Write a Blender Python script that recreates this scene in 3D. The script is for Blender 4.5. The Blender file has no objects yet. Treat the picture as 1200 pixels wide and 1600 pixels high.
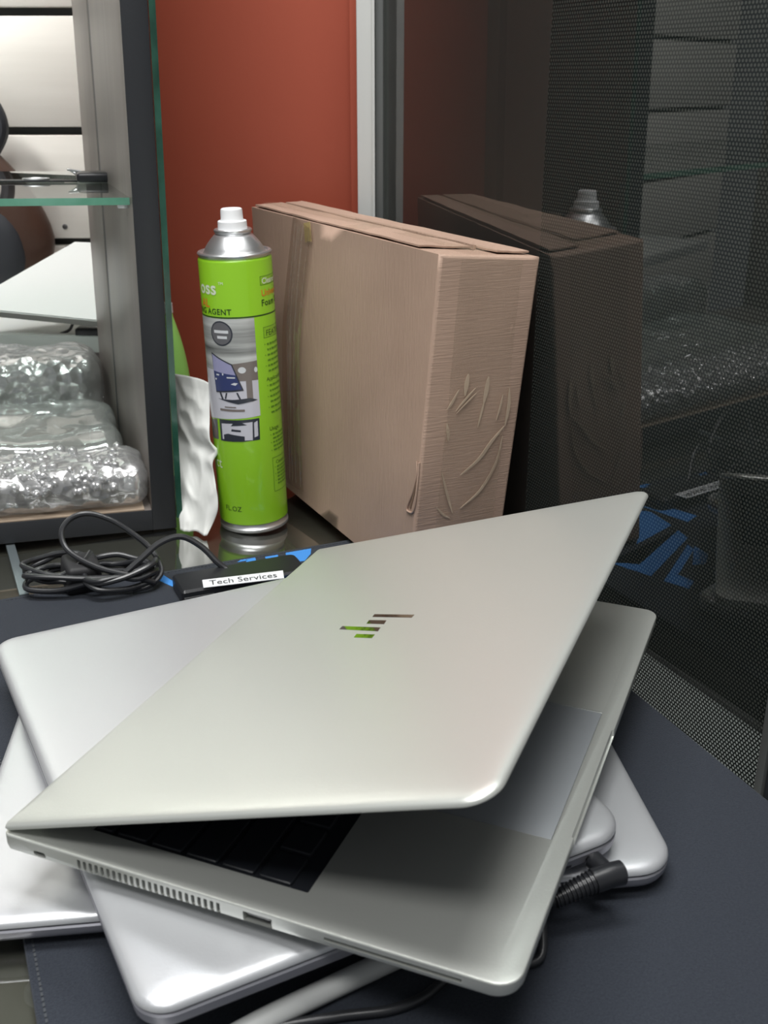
import bpy, bmesh, math, random
from mathutils import Vector, Matrix, noise
from math import sin, cos, pi, radians

random.seed(7)
SC = bpy.context.scene
COL = SC.collection

# ------------------------------------------------------------------ camera
CAM_H = 0.361
PITCH = 22.0
cam_d = bpy.data.cameras.new('camera')
cam = bpy.data.objects.new('camera', cam_d)
COL.objects.link(cam)
cam.location = (0, 0, CAM_H)
cam.rotation_euler = (radians(90 - PITCH), 0, 0)
cam_d.sensor_fit = 'VERTICAL'
cam_d.sensor_height = 24.0
cam_d.sensor_width = 18.0
cam_d.lens = 24.0 * 1680 / 1600
cam_d.clip_start = 0.01
cam_d.dof.use_dof = True
cam_d.dof.focus_distance = 0.68
cam_d.dof.aperture_fstop = 12.0
SC.camera = cam

# ------------------------------------------------------------------ world and exposure
w = bpy.data.worlds.new('world')
SC.world = w
w.use_nodes = True
bg = w.node_tree.nodes['Background']
bg.inputs[0].default_value = (0.93, 0.97, 1.0, 1)
bg.inputs[1].default_value = 0.20
SC.view_settings.view_transform = 'Standard'
SC.view_settings.look = 'None'
SC.view_settings.gamma = 1
SC.view_settings.exposure = 0.13
SC.view_settings.use_curve_mapping = False


def area(name, loc, target, sx, sy, energy, color):
    d = bpy.data.lights.new(name, 'AREA')
    d.shape = 'RECTANGLE'
    d.size = sx
    d.size_y = sy
    d.energy = energy
    d.color = color
    o = bpy.data.objects.new(name, d)
    COL.objects.link(o)
    o.location = loc
    o.rotation_euler = (Vector(target) - Vector(loc)).to_track_quat('-Z', 'Y').to_euler()
    return o


area('ceiling_or_fill_light', (-0.15, 0.42, 2.1), (-0.1, 0.75, 0), 1.3, 0.35, 36, (1.0, 1.0, 0.985))
area('ceiling_or_fill_light', (0.10, 1.55, 2.4), (0.0, 0.5, 0.0), 1.2, 0.3, 26, (0.97, 0.99, 1.0))
area('ceiling_or_fill_light', (-0.30, -0.60, 2.1), (-0.15, 0.9, 0.1), 1.2, 0.4, 22, (1.0, 0.995, 0.98))  # added front fill behind the camera to lift upright faces, no known fixture
slat_fill = area('slat_wall_fill', (-0.85, 0.95, 1.10), (-0.45, 1.35, 0.25), 0.5, 0.15, 3.3, (1.0, 0.985, 0.96))  # unseen fill added to brighten the white planks
slat_fill.data.spread = radians(75)
area('corridor_light', (1.3, 1.2, 1.9), (1.5, 0.9, -0.7), 0.6, 0.6, 3.0, (0.95, 1.0, 0.98))


# ------------------------------------------------------------------ materials
def new_mat(name):
    m = bpy.data.materials.new(name)
    m.use_nodes = True
    nt = m.node_tree
    return m, nt, nt.nodes['Principled BSDF']


def pbr(name, col, rough=0.5, metal=0.0, spec=0.5, coat=0.0, bump=None, var=None, sheen=0.0, coat_rough=0.05):
    m, nt, p = new_mat(name)
    p.inputs['Base Color'].default_value = (*col, 1)
    p.inputs['Roughness'].default_value = rough
    p.inputs['Metallic'].default_value = metal
    p.inputs['Specular IOR Level'].default_value = spec
    p.inputs['Coat Weight'].default_value = coat
    p.inputs['Coat Roughness'].default_value = coat_rough
    p.inputs['Sheen Weight'].default_value = sheen
    tc = nt.nodes.new('ShaderNodeTexCoord')
    if bump:
        sc, st, stretch = bump
        mp = nt.nodes.new('ShaderNodeMapping')
        mp.inputs['Scale'].default_value = stretch
        n = nt.nodes.new('ShaderNodeTexNoise')
        n.inputs['Scale'].default_value = sc
        n.inputs['Detail'].default_value = 4
        b = nt.nodes.new('ShaderNodeBump')
        b.inputs['Strength'].default_value = st
        b.inputs['Distance'].default_value = 0.001
        nt.links.new(tc.outputs['Object'], mp.inputs[0])
        nt.links.new(mp.outputs[0], n.inputs['Vector'])
        nt.links.new(n.outputs[0], b.inputs['Height'])
        nt.links.new(b.outputs[0], p.inputs['Normal'])
    if var:
        sc, c2, stretch = var
        mp = nt.nodes.new('ShaderNodeMapping')
        mp.inputs['Scale'].default_value = stretch
        n = nt.nodes.new('ShaderNodeTexNoise')
        n.inputs['Scale'].default_value = sc
        n.inputs['Detail'].default_value = 5
        r = nt.nodes.new('ShaderNodeValToRGB')
        r.color_ramp.elements[0].position = 0.3
        r.color_ramp.elements[0].color = (*col, 1)
        r.color_ramp.elements[1].position = 0.7
        r.color_ramp.elements[1].color = (*c2, 1)
        nt.links.new(tc.outputs['Object'], mp.inputs[0])
        nt.links.new(mp.outputs[0], n.inputs['Vector'])
        nt.links.new(n.outputs[0], r.inputs[0])
        nt.links.new(r.outputs[0], p.inputs['Base Color'])
    return m


def clear_glass(name, tint=(1, 1, 1), boost=1.7, rough=0.0):
    """see-through sheet: clear where looked at head on, mirror-like at a slant"""
    m = bpy.data.materials.new(name)
    m.use_nodes = True
    nt = m.node_tree
    nt.nodes.clear()
    out = nt.nodes.new('ShaderNodeOutputMaterial')
    mix = nt.nodes.new('ShaderNodeMixShader')
    tr = nt.nodes.new('ShaderNodeBsdfTransparent')
    tr.inputs[0].default_value = (*tint, 1)
    gl = nt.nodes.new('ShaderNodeBsdfGlossy')
    gl.inputs['Roughness'].default_value = rough
    fr = nt.nodes.new('ShaderNodeFresnel')
    fr.inputs['IOR'].default_value = 1.5
    geo = nt.nodes.new('ShaderNodeNewGeometry')
    inv = nt.nodes.new('ShaderNodeMath')
    inv.operation = 'SUBTRACT'
    inv.inputs[0].default_value = 1
    mul = nt.nodes.new('ShaderNodeMath')
    mul.operation = 'MULTIPLY'
    mul2 = nt.nodes.new('ShaderNodeMath')
    mul2.operation = 'MULTIPLY'
    mul2.use_clamp = True
    mul2.inputs[1].default_value = boost
    nt.links.new(geo.outputs['Backfacing'], inv.inputs[1])
    nt.links.new(fr.outputs[0], mul.inputs[0])
    nt.links.new(inv.outputs[0], mul.inputs[1])
    nt.links.new(mul.outputs[0], mul2.inputs[0])
    nt.links.new(mul2.outputs[0], mix.inputs[0])
    nt.links.new(tr.outputs[0], mix.inputs[1])
    nt.links.new(gl.outputs[0], mix.inputs[2])
    nt.links.new(mix.outputs[0], out.inputs[0])
    return m


def plastic_film(name, clear=0.6, tint=(0.9, 0.92, 0.92), scale=60, strength=0.8, rough=0.12, bubbles=False, milk=0.25):
    """thin clear plastic: see-through, a little milky, crinkled and glossy"""
    m = bpy.data.materials.new(name)
    m.use_nodes = True
    nt = m.node_tree
    nt.nodes.clear()
    out = nt.nodes.new('ShaderNodeOutputMaterial')
    tr = nt.nodes.new('ShaderNodeBsdfTransparent')
    df = nt.nodes.new('ShaderNodeBsdfDiffuse')
    df.inputs[0].default_value = (*tint, 1)
    gl = nt.nodes.new('ShaderNodeBsdfGlossy')
    gl.inputs['Roughness'].default_value = rough
    m1 = nt.nodes.new('ShaderNodeMixShader')
    m1.inputs[0].default_value = milk
    m2 = nt.nodes.new('ShaderNodeMixShader')
    m2.inputs[0].default_value = 1 - clear
    tc = nt.nodes.new('ShaderNodeTexCoord')
    b = nt.nodes.new('ShaderNodeBump')
    b.inputs['Strength'].default_value = strength
    b.inputs['Distance'].default_value = 0.004
    if bubbles:
        n = nt.nodes.new('ShaderNodeTexVoronoi')
        n.inputs['Scale'].default_value = scale
        nt.links.new(n.outputs['Distance'], b.inputs['Height'])
    else:
        n = nt.nodes.new('ShaderNodeTexNoise')
        n.inputs['Scale'].default_value = scale
        n.inputs['Detail'].default_value = 3
        n.inputs['Distortion'].default_value = 1.2
        nt.links.new(n.outputs[0], b.inputs['Height'])
    nt.links.new(tc.outputs['Object'], n.inputs['Vector'])
    nt.links.new(b.outputs[0], gl.inputs['Normal'])
    nt.links.new(tr.outputs[0], m1.inputs[1])
    nt.links.new(df.outputs[0], m1.inputs[2])
    nt.links.new(m1.outputs[0], m2.inputs[1])
    nt.links.new(gl.outputs[0], m2.inputs[2])
    nt.links.new(m2.outputs[0], out.inputs[0])
    return m


def cardboard(name, line_axis):
    m, nt, p = new_mat(name)
    p.inputs['Roughness'].default_value = 0.62
    p.inputs['Specular IOR Level'].default_value = 0.3
    tc = nt.nodes.new('ShaderNodeTexCoord')
    n = nt.nodes.new('ShaderNodeTexNoise')
    n.inputs['Scale'].default_value = 9
    n.inputs['Detail'].default_value = 6
    r = nt.nodes.new('ShaderNodeValToRGB')
    r.color_ramp.elements[0].position = 0.3
    r.color_ramp.elements[0].color = (0.40, 0.275, 0.21, 1)
    r.color_ramp.elements[1].position = 0.75
    r.color_ramp.elements[1].color = (0.50, 0.35, 0.27, 1)
    mp = nt.nodes.new('ShaderNodeMapping')
    mp.inputs['Scale'].default_value = (60, 60, 900) if line_axis == 'z' else (900, 200, 60)
    n2 = nt.nodes.new('ShaderNodeTexNoise')
    n2.inputs['Scale'].default_value = 1.0
    n2.inputs['Detail'].default_value = 2
    b = nt.nodes.new('ShaderNodeBump')
    b.inputs['Strength'].default_value = 0.5
    b.inputs['Distance'].default_value = 0.0006
    nt.links.new(tc.outputs['Object'], n.inputs['Vector'])
    nt.links.new(n.outputs[0], r.inputs[0])
    nt.links.new(r.outputs[0], p.inputs['Base Color'])
    nt.links.new(tc.outputs['Object'], mp.inputs[0])
    nt.links.new(mp.outputs[0], n2.inputs['Vector'])
    nt.links.new(n2.outputs[0], b.inputs['Height'])
    nt.links.new(b.outputs[0], p.inputs['Normal'])
    return m


def perforated(name, pitch=0.0027, rad=0.31):
    """black window film with a honeycomb of punched holes (real holes: see-through)"""
    m = bpy.data.materials.new(name)
    m.use_nodes = True
    nt = m.node_tree
    nt.nodes.clear()
    N = nt.nodes.new
    out = N('ShaderNodeOutputMaterial')
    tc = N('ShaderNodeTexCoord')
    sep = N('ShaderNodeSeparateXYZ')
    comb = N('ShaderNodeCombineXYZ')
    nt.links.new(tc.outputs['Object'], sep.inputs[0])
    nt.links.new(sep.outputs[0], comb.inputs[0])
    nt.links.new(sep.outputs[2], comb.inputs[1])
    mp = N('ShaderNodeVectorMath')
    mp.operation = 'MULTIPLY'
    mp.inputs[1].default_value = (1 / pitch, 1 / (pitch * math.sqrt(3)), 0)
    nt.links.new(comb.outputs[0], mp.inputs[0])
    ds = []
    for off in (0.0, 0.5):
        ad = N('ShaderNodeVectorMath')
        ad.operation = 'ADD'
        ad.inputs[1].default_value = (off, off, 0)
        fr = N('ShaderNodeVectorMath')
        fr.operation = 'FRACTION'
        sb = N('ShaderNodeVectorMath')
        sb.operation = 'SUBTRACT'
        sb.inputs[1].default_value = (0.5, 0.5, 0)
        sc = N('ShaderNodeVectorMath')
        sc.operation = 'MULTIPLY'
        sc.inputs[1].default_value = (1, math.sqrt(3), 0)
        ln = N('ShaderNodeVectorMath')
        ln.operation = 'LENGTH'
        nt.links.new(mp.outputs[0], ad.inputs[0])
        nt.links.new(ad.outputs[0], fr.inputs[0])
        nt.links.new(fr.outputs[0], sb.inputs[0])
        nt.links.new(sb.outputs[0], sc.inputs[0])
        nt.links.new(sc.outputs[0], ln.inputs[0])
        ds.append(ln)
    mn = N('ShaderNodeMath')
    mn.operation = 'MINIMUM'
    nt.links.new(ds[0].outputs['Value'], mn.inputs[0])
    nt.links.new(ds[1].outputs['Value'], mn.inputs[1])
    lt = N('ShaderNodeMath')
    lt.operation = 'LESS_THAN'
    lt.inputs[1].default_value = rad
    nt.links.new(mn.outputs[0], lt.inputs[0])
    p = N('ShaderNodeBsdfPrincipled')
    p.inputs['Base Color'].default_value = (0.012, 0.014, 0.015, 1)
    p.inputs['Roughness'].default_value = 0.6
    p.inputs['Specular IOR Level'].default_value = 0.2
    tr = N('ShaderNodeBsdfTransparent')
    mix = N('ShaderNodeMixShader')
    nt.links.new(lt.outputs[0], mix.inputs[0])
    nt.links.new(p.outputs[0], mix.inputs[1])
    nt.links.new(tr.outputs[0], mix.inputs[2])
    nt.links.new(mix.outputs[0], out.inputs[0])
    return m


M = {}
ONE = (1, 1, 1)
M['silver_warm'] = pbr('silver_warm', (0.68, 0.695, 0.655), 0.35, 0.62, 0.5, bump=(900, 0.06, ONE))
M['silver_cool'] = pbr('silver_cool', (0.61, 0.62, 0.64), 0.35, 0.55, 0.5, bump=(900, 0.05, ONE))
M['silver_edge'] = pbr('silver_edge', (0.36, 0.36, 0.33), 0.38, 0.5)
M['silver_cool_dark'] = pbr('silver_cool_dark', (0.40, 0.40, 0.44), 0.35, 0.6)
M['dark_slot'] = pbr('dark_slot', (0.02, 0.022, 0.03), 0.5)
M['port_metal'] = pbr('port_metal', (0.2, 0.2, 0.2), 0.35, 0.8)
M['mirror'] = pbr('mirror', (0.82, 0.82, 0.82), 0.03, 1.0)
M['key'] = pbr('key', (0.015, 0.017, 0.022), 0.45)
M['trackpad'] = pbr('trackpad', (0.34, 0.36, 0.38), 0.42, 0.2)
M['screen'] = pbr('screen', (0.012, 0.013, 0.017), 0.15)
M['rubber'] = pbr('rubber', (0.02, 0.02, 0.022), 0.6)
M['mat_cloth'] = pbr('mat_cloth', (0.018, 0.022, 0.032), 0.85, 0, 0.25, bump=(1600, 0.5, ONE),
                     var=(900, (0.030, 0.036, 0.048), ONE), sheen=0.15)
M['mat_blue'] = pbr('mat_blue', (0.06, 0.26, 0.68), 0.8, 0, 0.25, bump=(1600, 0.4, ONE))
M['stitch'] = pbr('stitch', (0.05, 0.055, 0.062), 0.8)
M['desk_board'] = pbr('desk_board', (0.125, 0.115, 0.098), 0.55, var=(3, (0.095, 0.088, 0.075), (1, 8, 1)))
M['glass_table'] = clear_glass('glass_table', (0.86, 0.88, 0.86), 2.6)
M['glass_clear'] = clear_glass('glass_clear', (0.93, 0.97, 0.95), 1.7)
M['glass_shelf'] = clear_glass('glass_shelf', (0.86, 0.93, 0.90), 1.3)
M['glass_green'] = pbr('glass_green', (0.010, 0.042, 0.027), 0.12, 0, 0.5, coat=0.3, var=(60, (0.03, 0.11, 0.075), (1, 1, 0.6)))
M['glass_green_light'] = pbr('glass_green_light', (0.10, 0.30, 0.20), 0.15, 0, 0.6, coat=0.5, var=(30, (0.18, 0.42, 0.31), ONE))
M['film'] = perforated('film')
M['film_solid'] = pbr('film_solid', (0.055, 0.042, 0.042), 0.6)  # brownish base imitates the red wall's reflection and light through the holes
M['red_wall'] = pbr('red_wall', (0.40, 0.085, 0.048), 0.38, 0, 0.45, bump=(140, 0.12, ONE), var=(3, (0.43, 0.098, 0.057), ONE))
M['slat_white'] = pbr('slat_white', (0.84, 0.82, 0.76), 0.45, var=(4, (0.78, 0.76, 0.70), (1, 1, 14)))
M['groove'] = pbr('groove', (0.03, 0.035, 0.035), 0.6)
M['wood_grey'] = pbr('wood_grey', (0.17, 0.15, 0.135), 0.42, 0, 0.4, bump=(200, 0.15, (1, 1, 0.08)), var=(40, (0.215, 0.19, 0.172), (1, 1, 0.06)))
M['charcoal'] = pbr('charcoal', (0.022, 0.024, 0.028), 0.5, bump=(700, 0.1, ONE))
M['alu_white'] = pbr('alu_white', (0.66, 0.67, 0.65), 0.4, 0.1)
M['alu_grey'] = pbr('alu_grey', (0.20, 0.21, 0.205), 0.4, 0.4)
M['wall_grey'] = pbr('wall_grey', (0.26, 0.26, 0.25), 0.6)
M['corridor'] = pbr('corridor', (0.085, 0.083, 0.075), 0.8)
M['dark_panel'] = pbr('dark_panel', (0.03, 0.033, 0.04), 0.5)
M['card_side'] = cardboard('card_side', 'x')
M['card_end'] = cardboard('card_end', 'z')
M['card_inner'] = pbr('card_inner', (0.20, 0.125, 0.08), 0.8)
M['tape'] = plastic_film('tape', clear=0.95, tint=(0.60, 0.46, 0.33), scale=45, strength=0.25, rough=0.16, milk=0.14)
M['tape_gloss'] = plastic_film('tape_gloss', clear=0.80, tint=(0.60, 0.46, 0.33), scale=30, strength=0.12, rough=0.07, milk=0.12)
M['tape_yellow'] = plastic_film('tape_yellow', clear=0.93, tint=(0.62, 0.50, 0.18), scale=45, strength=0.3, rough=0.12, milk=0.6)
M['tape_fold'] = pbr('tape_fold', (0.50, 0.385, 0.285), 0.28, 0, 0.6)
M['can_green'] = pbr('can_green', (0.27, 0.56, 0.020), 0.30, 0, 0.5, coat=0.5)
M['tin'] = pbr('tin', (0.70, 0.71, 0.72), 0.34, 0.9)
M['nozzle'] = pbr('nozzle', (0.86, 0.87, 0.88), 0.35)
M['ink_white'] = pbr('ink_white', (0.74, 0.82, 0.66), 0.4)
M['ink_orange'] = pbr('ink_orange', (0.72, 0.24, 0.03), 0.4)
M['ink_black'] = pbr('ink_black', (0.025, 0.07, 0.01), 0.4)
M['ink_green'] = pbr('ink_green', (0.10, 0.26, 0.015), 0.4)
M['print_grey'] = pbr('print_grey', (0.66, 0.68, 0.66), 0.4, coat=0.3, var=(60, (0.10, 0.105, 0.10), (0.12, 0.12, 1.9)))
M['print_light'] = pbr('print_light', (0.62, 0.62, 0.68), 0.4, coat=0.3)
M['print_brown'] = pbr('print_brown', (0.19, 0.16, 0.145), 0.4, coat=0.3)
M['print_dark'] = pbr('print_dark', (0.03, 0.035, 0.05), 0.3, coat=0.3)
M['print_navy'] = pbr('print_navy', (0.035, 0.05, 0.16), 0.3, coat=0.3)
M['print_lilac'] = pbr('print_lilac', (0.33, 0.33, 0.52), 0.3, coat=0.3)
M['print_badge'] = pbr('print_badge', (0.13, 0.13, 0.14), 0.4, coat=0.3)
M['print_white'] = pbr('print_white', (0.68, 0.70, 0.72), 0.4)
M['paper'] = pbr('paper', (0.80, 0.81, 0.78), 0.55, bump=(25, 0.5, ONE))
M['lime'] = pbr('lime', (0.42, 0.86, 0.20), 0.4)
M['black_plastic'] = pbr('black_plastic', (0.018, 0.019, 0.022), 0.32)
M['cable'] = pbr('cable', (0.022, 0.023, 0.026), 0.33, 0, 0.6)
M['cable_grey'] = pbr('cable_grey', (0.52, 0.53, 0.52), 0.45)
M['sticker'] = pbr('sticker', (0.80, 0.82, 0.85), 0.35)
M['ink'] = pbr('ink', (0.03, 0.03, 0.035), 0.5)
M['white_shell'] = pbr('white_shell', (0.64, 0.66, 0.64), 0.4)
M['leather'] = pbr('leather', (0.07, 0.034, 0.022), 0.4, bump=(150, 0.4, ONE))
M['tan_sheet'] = pbr('tan_sheet', (0.46, 0.36, 0.27), 0.6)
M['pad_dark'] = pbr('pad_dark', (0.05, 0.052, 0.055), 0.35)
M['pad_grey'] = pbr('pad_grey', (0.20, 0.18, 0.155), 0.45)
M['bag'] = plastic_film('bag', clear=0.68, tint=(0.70, 0.71, 0.70), scale=9, strength=1.0, rough=0.10, milk=0.30)
M['bubble'] = plastic_film('bubble', clear=0.55, tint=(0.74, 0.75, 0.76), scale=95, strength=0.7, rough=0.22, bubbles=True, milk=0.32)
M['strip_metal'] = pbr('strip_metal', (0.20, 0.235, 0.25), 0.35, 0.5)


# ------------------------------------------------------------------ helpers
def link(name, bm, mat, parent=None, sharp=35):
    me = bpy.data.meshes.new(name)
    bmesh.ops.recalc_face_normals(bm, faces=bm.faces)
    bm.to_mesh(me)
    bm.free()
    mats = mat if isinstance(mat, (list, tuple)) else [mat]
    for k in mats:
        me.materials.append(M[k])
    for p in me.polygons:
        p.use_smooth = True
    me.set_sharp_from_angle(angle=radians(sharp))
    o = bpy.data.objects.new(name, me)
    COL.objects.link(o)
    if parent is not None:
        o.parent = parent
    return o


def thing(name, label, cat, loc=(0, 0, 0), rot=None, group=None):
    o = bpy.data.objects.new(name, None)
    o.empty_display_size = 0.01
    COL.objects.link(o)
    o.location = loc
    if rot is not None:
        o.rotation_euler = rot.to_euler() if hasattr(rot, 'to_euler') else rot
    tag(o, label, cat, group)
    return o


def tag(o, label=None, cat=None, group=None, kind=None):
    if label:
        o['label'] = label
    if cat:
        o['category'] = cat
    if group:
        o['group'] = group
    if kind:
        o['kind'] = kind
    return o


def frame(x, y, z=None):
    x = Vector(x).normalized()
    y = Vector(y).normalized()
    z = x.cross(y).normalized()
    y = z.cross(x)
    return Matrix((x, y, z)).transposed()


def add_box(bm, lo, hi, bevel=0.0, seg=2, mat=0):
    r = bmesh.ops.create_cube(bm, size=1)
    vs = r['verts']
    for v in vs:
        v.co = Vector([lo[i] + (v.co[i] + 0.5) * (hi[i] - lo[i]) for i in range(3)])
    fs = list({f for v in vs for f in v.link_faces})
    for f in fs:
        f.material_index = mat
    if bevel > 0:
        es = list({e for v in vs for e in v.link_edges})
        bmesh.ops.bevel(bm, geom=es, offset=bevel, segments=seg, affect='EDGES', profile=0.5)
    return bm


def boxobj(name, lo, hi, mat, parent=None, bevel=0.001):
    bm = bmesh.new()
    add_box(bm, lo, hi, bevel)
    return link(name, bm, mat, parent)


def outline(W, D, inset, radii, seg=8):
    """rounded rectangle from (0,0) to (W,D); radii for corners (0,0),(W,0),(W,D),(0,D)"""
    pts = []
    cs = [(inset, inset, pi), (W - inset, inset, 1.5 * pi), (W - inset, D - inset, 0), (inset, D - inset, 0.5 * pi)]
    sg = [(1, 1), (-1, 1), (-1, -1), (1, -1)]
    for (cx, cy, a0), (sx, sy), r in zip(cs, sg, radii):
        rr = max(r - inset, 0.0006)
        ox, oy = cx + sx * rr, cy + sy * rr
        for k in range(seg + 1):
            a = a0 + 0.5 * pi * k / seg
            pts.append((ox + rr * cos(a), oy + rr * sin(a)))
    return pts


def slab(W, D, levels, radii, seg=8, bm=None):
    """levels: list of (z, inset) from bottom to top"""
    bm = bm or bmesh.new()
    rings = []
    for z, ins in levels:
        rings.append([bm.verts.new((x, y, z)) for x, y in outline(W, D, ins, radii, seg)])
    n = len(rings[0])
    for a, b in zip(rings, rings[1:]):
        for i in range(n):
            bm.faces.new((a[i], a[(i + 1) % n], b[(i + 1) % n], b[i]))
    bm.faces.new(rings[0][::-1])
    bm.faces.new(rings[-1])
    return bm


def lathe(bm, prof, seg=64, mat=0):
    rings = []
    for r, z in prof:
        rings.append([bm.verts.new((r * cos(2 * pi * k / seg), r * sin(2 * pi * k / seg), z)) for k in range(seg)])
    for a, b in zip(rings, rings[1:]):
        for i in range(seg):
            f = bm.faces.new((a[i], a[(i + 1) % seg], b[(i + 1) % seg], b[i]))
            f.material_index = mat
    bm.faces.new(rings[0][::-1]).material_index = mat
    bm.faces.new(rings[-1]).material_index = mat
    return bm


def smooth_path(pts, n=8):
    P = [Vector(p) for p in pts]
    P = [P[0] * 2 - P[1]] + P + [P[-1] * 2 - P[-2]]
    out = []
    for i in range(1, len(P) - 2):
        p0, p1, p2, p3 = P[i - 1:i + 3]
        for k in range(n):
            t = k / n
            out.append(0.5 * ((2 * p1) + (p2 - p0) * t + (2 * p0 - 5 * p1 + 4 * p2 - p3) * t * t + (3 * p1 - p0 - 3 * p2 + p3) * t ** 3))
    out.append(P[-2])
    return out


def tube(bm, pts, rad, seg=10, n=8, radf=None):
    path = smooth_path(pts, n) if n else [Vector(p) for p in pts]
    up = Vector((0.12, 0.07, 1)).normalized()
    rings = []
    prev = None
    for i, p in enumerate(path):
        t = (path[min(i + 1, len(path) - 1)] - path[max(i - 1, 0)]).normalized()
        if prev is None:
            a = t.cross(up)
            if a.length < 1e-4:
                a = t.cross(Vector((1, 0, 0)))
            a.normalize()
        else:
            a = (prev - t * prev.dot(t)).normalized()
        prev = a
        b = t.cross(a)
        r = rad if radf is None else radf(i / (len(path) - 1))
        rings.append([bm.verts.new(p + (a * cos(2 * pi * k / seg) + b * sin(2 * pi * k / seg)) * r) for k in range(seg)])
    for a, b in zip(rings, rings[1:]):
        for i in range(seg):
            bm.faces.new((a[i], a[(i + 1) % seg], b[(i + 1) % seg], b[i]))
    bm.faces.new(rings[0][::-1])
    bm.faces.new(rings[-1])
    return bm


def boolean_cut(o, cutter_bm):
    me = bpy.data.meshes.new('cutter')
    bmesh.ops.recalc_face_normals(cutter_bm, faces=cutter_bm.faces)
    cutter_bm.to_mesh(me)
    cutter_bm.free()
    c = bpy.data.objects.new('cutter', me)
    COL.objects.link(c)
    c.parent = o.parent
    md = o.modifiers.new('cut', 'BOOLEAN')
    md.operation = 'DIFFERENCE'
    md.solver = 'EXACT'
    md.object = c
    bpy.context.view_layer.update()
    ev = o.evaluated_get(bpy.context.evaluated_depsgraph_get())
    new = bpy.data.meshes.new_from_object(ev)
    o.modifiers.clear()
    o.data = new
    bpy.data.objects.remove(c)
    for p in new.polygons:
        p.use_smooth = True
    new.set_sharp_from_angle(angle=radians(30))


def text_bm(s, size, spacing=1.0, bold=0.0):
    cu = bpy.data.curves.new('lettering', 'FONT')
    cu.body = s
    cu.size = size
    cu.space_character = spacing
    cu.offset = bold * size
    cu.resolution_u = 3
    o = bpy.data.objects.new('lettering', cu)
    COL.objects.link(o)
    bpy.context.view_layer.update()
    me = bpy.data.meshes.new_from_object(o.evaluated_get(bpy.context.evaluated_depsgraph_get()))
    bpy.data.objects.remove(o)
    bm = bmesh.new()
    bm.from_mesh(me)
    return bm


# ------------------------------------------------------------------ room shell
def struct(name, bm, mat, parent=None, kind=True):
    o = link(name, bm, mat, parent)
    if parent is None:
        o['kind'] = 'structure'
    return o


bm = bmesh.new()
add_box(bm, (-2.6, -1.6, -0.80), (2.6, 4.0, -0.75))
struct('floor', bm, 'wall_grey')

bm = bmesh.new()
add_box(bm, (-0.262, 1.075, -0.74), (-0.031, 1.125, 1.3))
wr = struct('wall_back', bm, 'red_wall')

# white slat wall in the recess behind the cabinet: each plank its own piece
wl = bpy.data.objects.new('wall_left', None)
COL.objects.link(wl)
wl['kind'] = 'structure'
bm = bmesh.new()
add_box(bm, (-1.6, 1.366, -0.74), (-0.20, 1.40, 1.25))
link('groove_board', bm, 'groove', wl)
for k in range(-7, 8):
    z0 = 0.1780 + 0.1288 * k + 0.0
    bm = bmesh.new()
    add_box(bm, (-1.6, 1.35, z0), (-0.20, 1.366, z0 + 0.1195), 0.0012, 2)
    link('plank', bm, 'slat_white', wl)

# two screw heads by the lower groove
for sz in (0.192, 0.166):
    bm = bmesh.new()
    lathe(bm, [(0.0032, 0), (0.0032, 0.001), (0.0018, 0.0016)], 12)
    o = link('screw', bm, 'port_metal', wl)
    o.location = (-0.390, 1.350, sz)
    o.rotation_euler = (radians(90), 0, 0)

# glass partition: pane + punched film + frame profiles
A = radians(25.5)
nG = Vector((cos(A), sin(A), 0))
tG = Vector((sin(A), -cos(A), 0))      # along the glass, towards the camera
OFF = 0.436
org = nG * OFF
x0 = Vector((0.0, 1.012, 0))
rotG = Matrix((tG, nG, Vector((0, 0, 1)))).transposed()   # local x along glass towards the camera, y away into the corridor, z up
win = bpy.data.objects.new('window_1', None)
COL.objects.link(win)
win.location = x0
win.rotation_euler = rotG.to_euler()
win['kind'] = 'structure'
LG = 0.524
bm = bmesh.new()
add_box(bm, (0, 0.0, -0.55), (LG, 0.004, 1.2))
link('pane', bm, 'glass_clear', win)
bm = bmesh.new()
vs = [bm.verts.new(c) for c in ((0.2505, 0.0046, -0.55), (LG, 0.0046, -0.55), (LG, 0.0046, 1.2), (0.2505, 0.0046, 1.2))]
bm.faces.new(vs)
link('perforated_film', bm, 'film', win)
bm = bmesh.new()
vs = [bm.verts.new(c) for c in ((0.0, 0.0046, -0.55), (0.2503, 0.0046, -0.55), (0.2503, 0.0046, 1.2), (0.0, 0.0046, 1.2))]
bm.faces.new(vs)
link('dark_film', bm, 'film_solid', win)
bm = bmesh.new()
add_box(bm, (LG, -0.004, -0.74), (LG + 0.006, 0.006, 1.2), 0.0008)
link('edge_profile', bm, 'alu_grey', win)
bm = bmesh.new()
add_box(bm, (LG + 0.0065, -0.002, -0.74), (LG + 0.16, 0.012, 1.2), 0.001)
link('blind_panel', bm, 'dark_panel', win)
bm = bmesh.new()
add_box(bm, (-0.0076, 1.015, -0.74), (-0.0005, 1.065, 1.3), 0.0008)
o = struct('trim_1', bm, 'alu_grey')
bm = bmesh.new()
add_box(bm, (-0.0238, 1.008, -0.74), (-0.0080, 1.070, 1.3), 0.0012)
add_box(bm, (-0.0105, 1.0045, -0.74), (-0.0080, 1.0085, 1.3), 0.0005)
struct('trim_2', bm, 'alu_white')
bm = bmesh.new()
add_box(bm, (-0.0310, 1.050, -0.74), (-0.0240, 1.074, 1.3), 0.0006)
struct('trim_3', bm, 'red_wall')

# what lies beyond the glass: a plain grey corridor wall and a pale post
bm = bmesh.new()
add_box(bm, (-2.4, 0.9, -0.74), (1.6, 0.95, 1.2))
o = struct('wall_right', bm, 'corridor')
o.location = x0
o.rotation_euler = rotG.to_euler()

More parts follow.
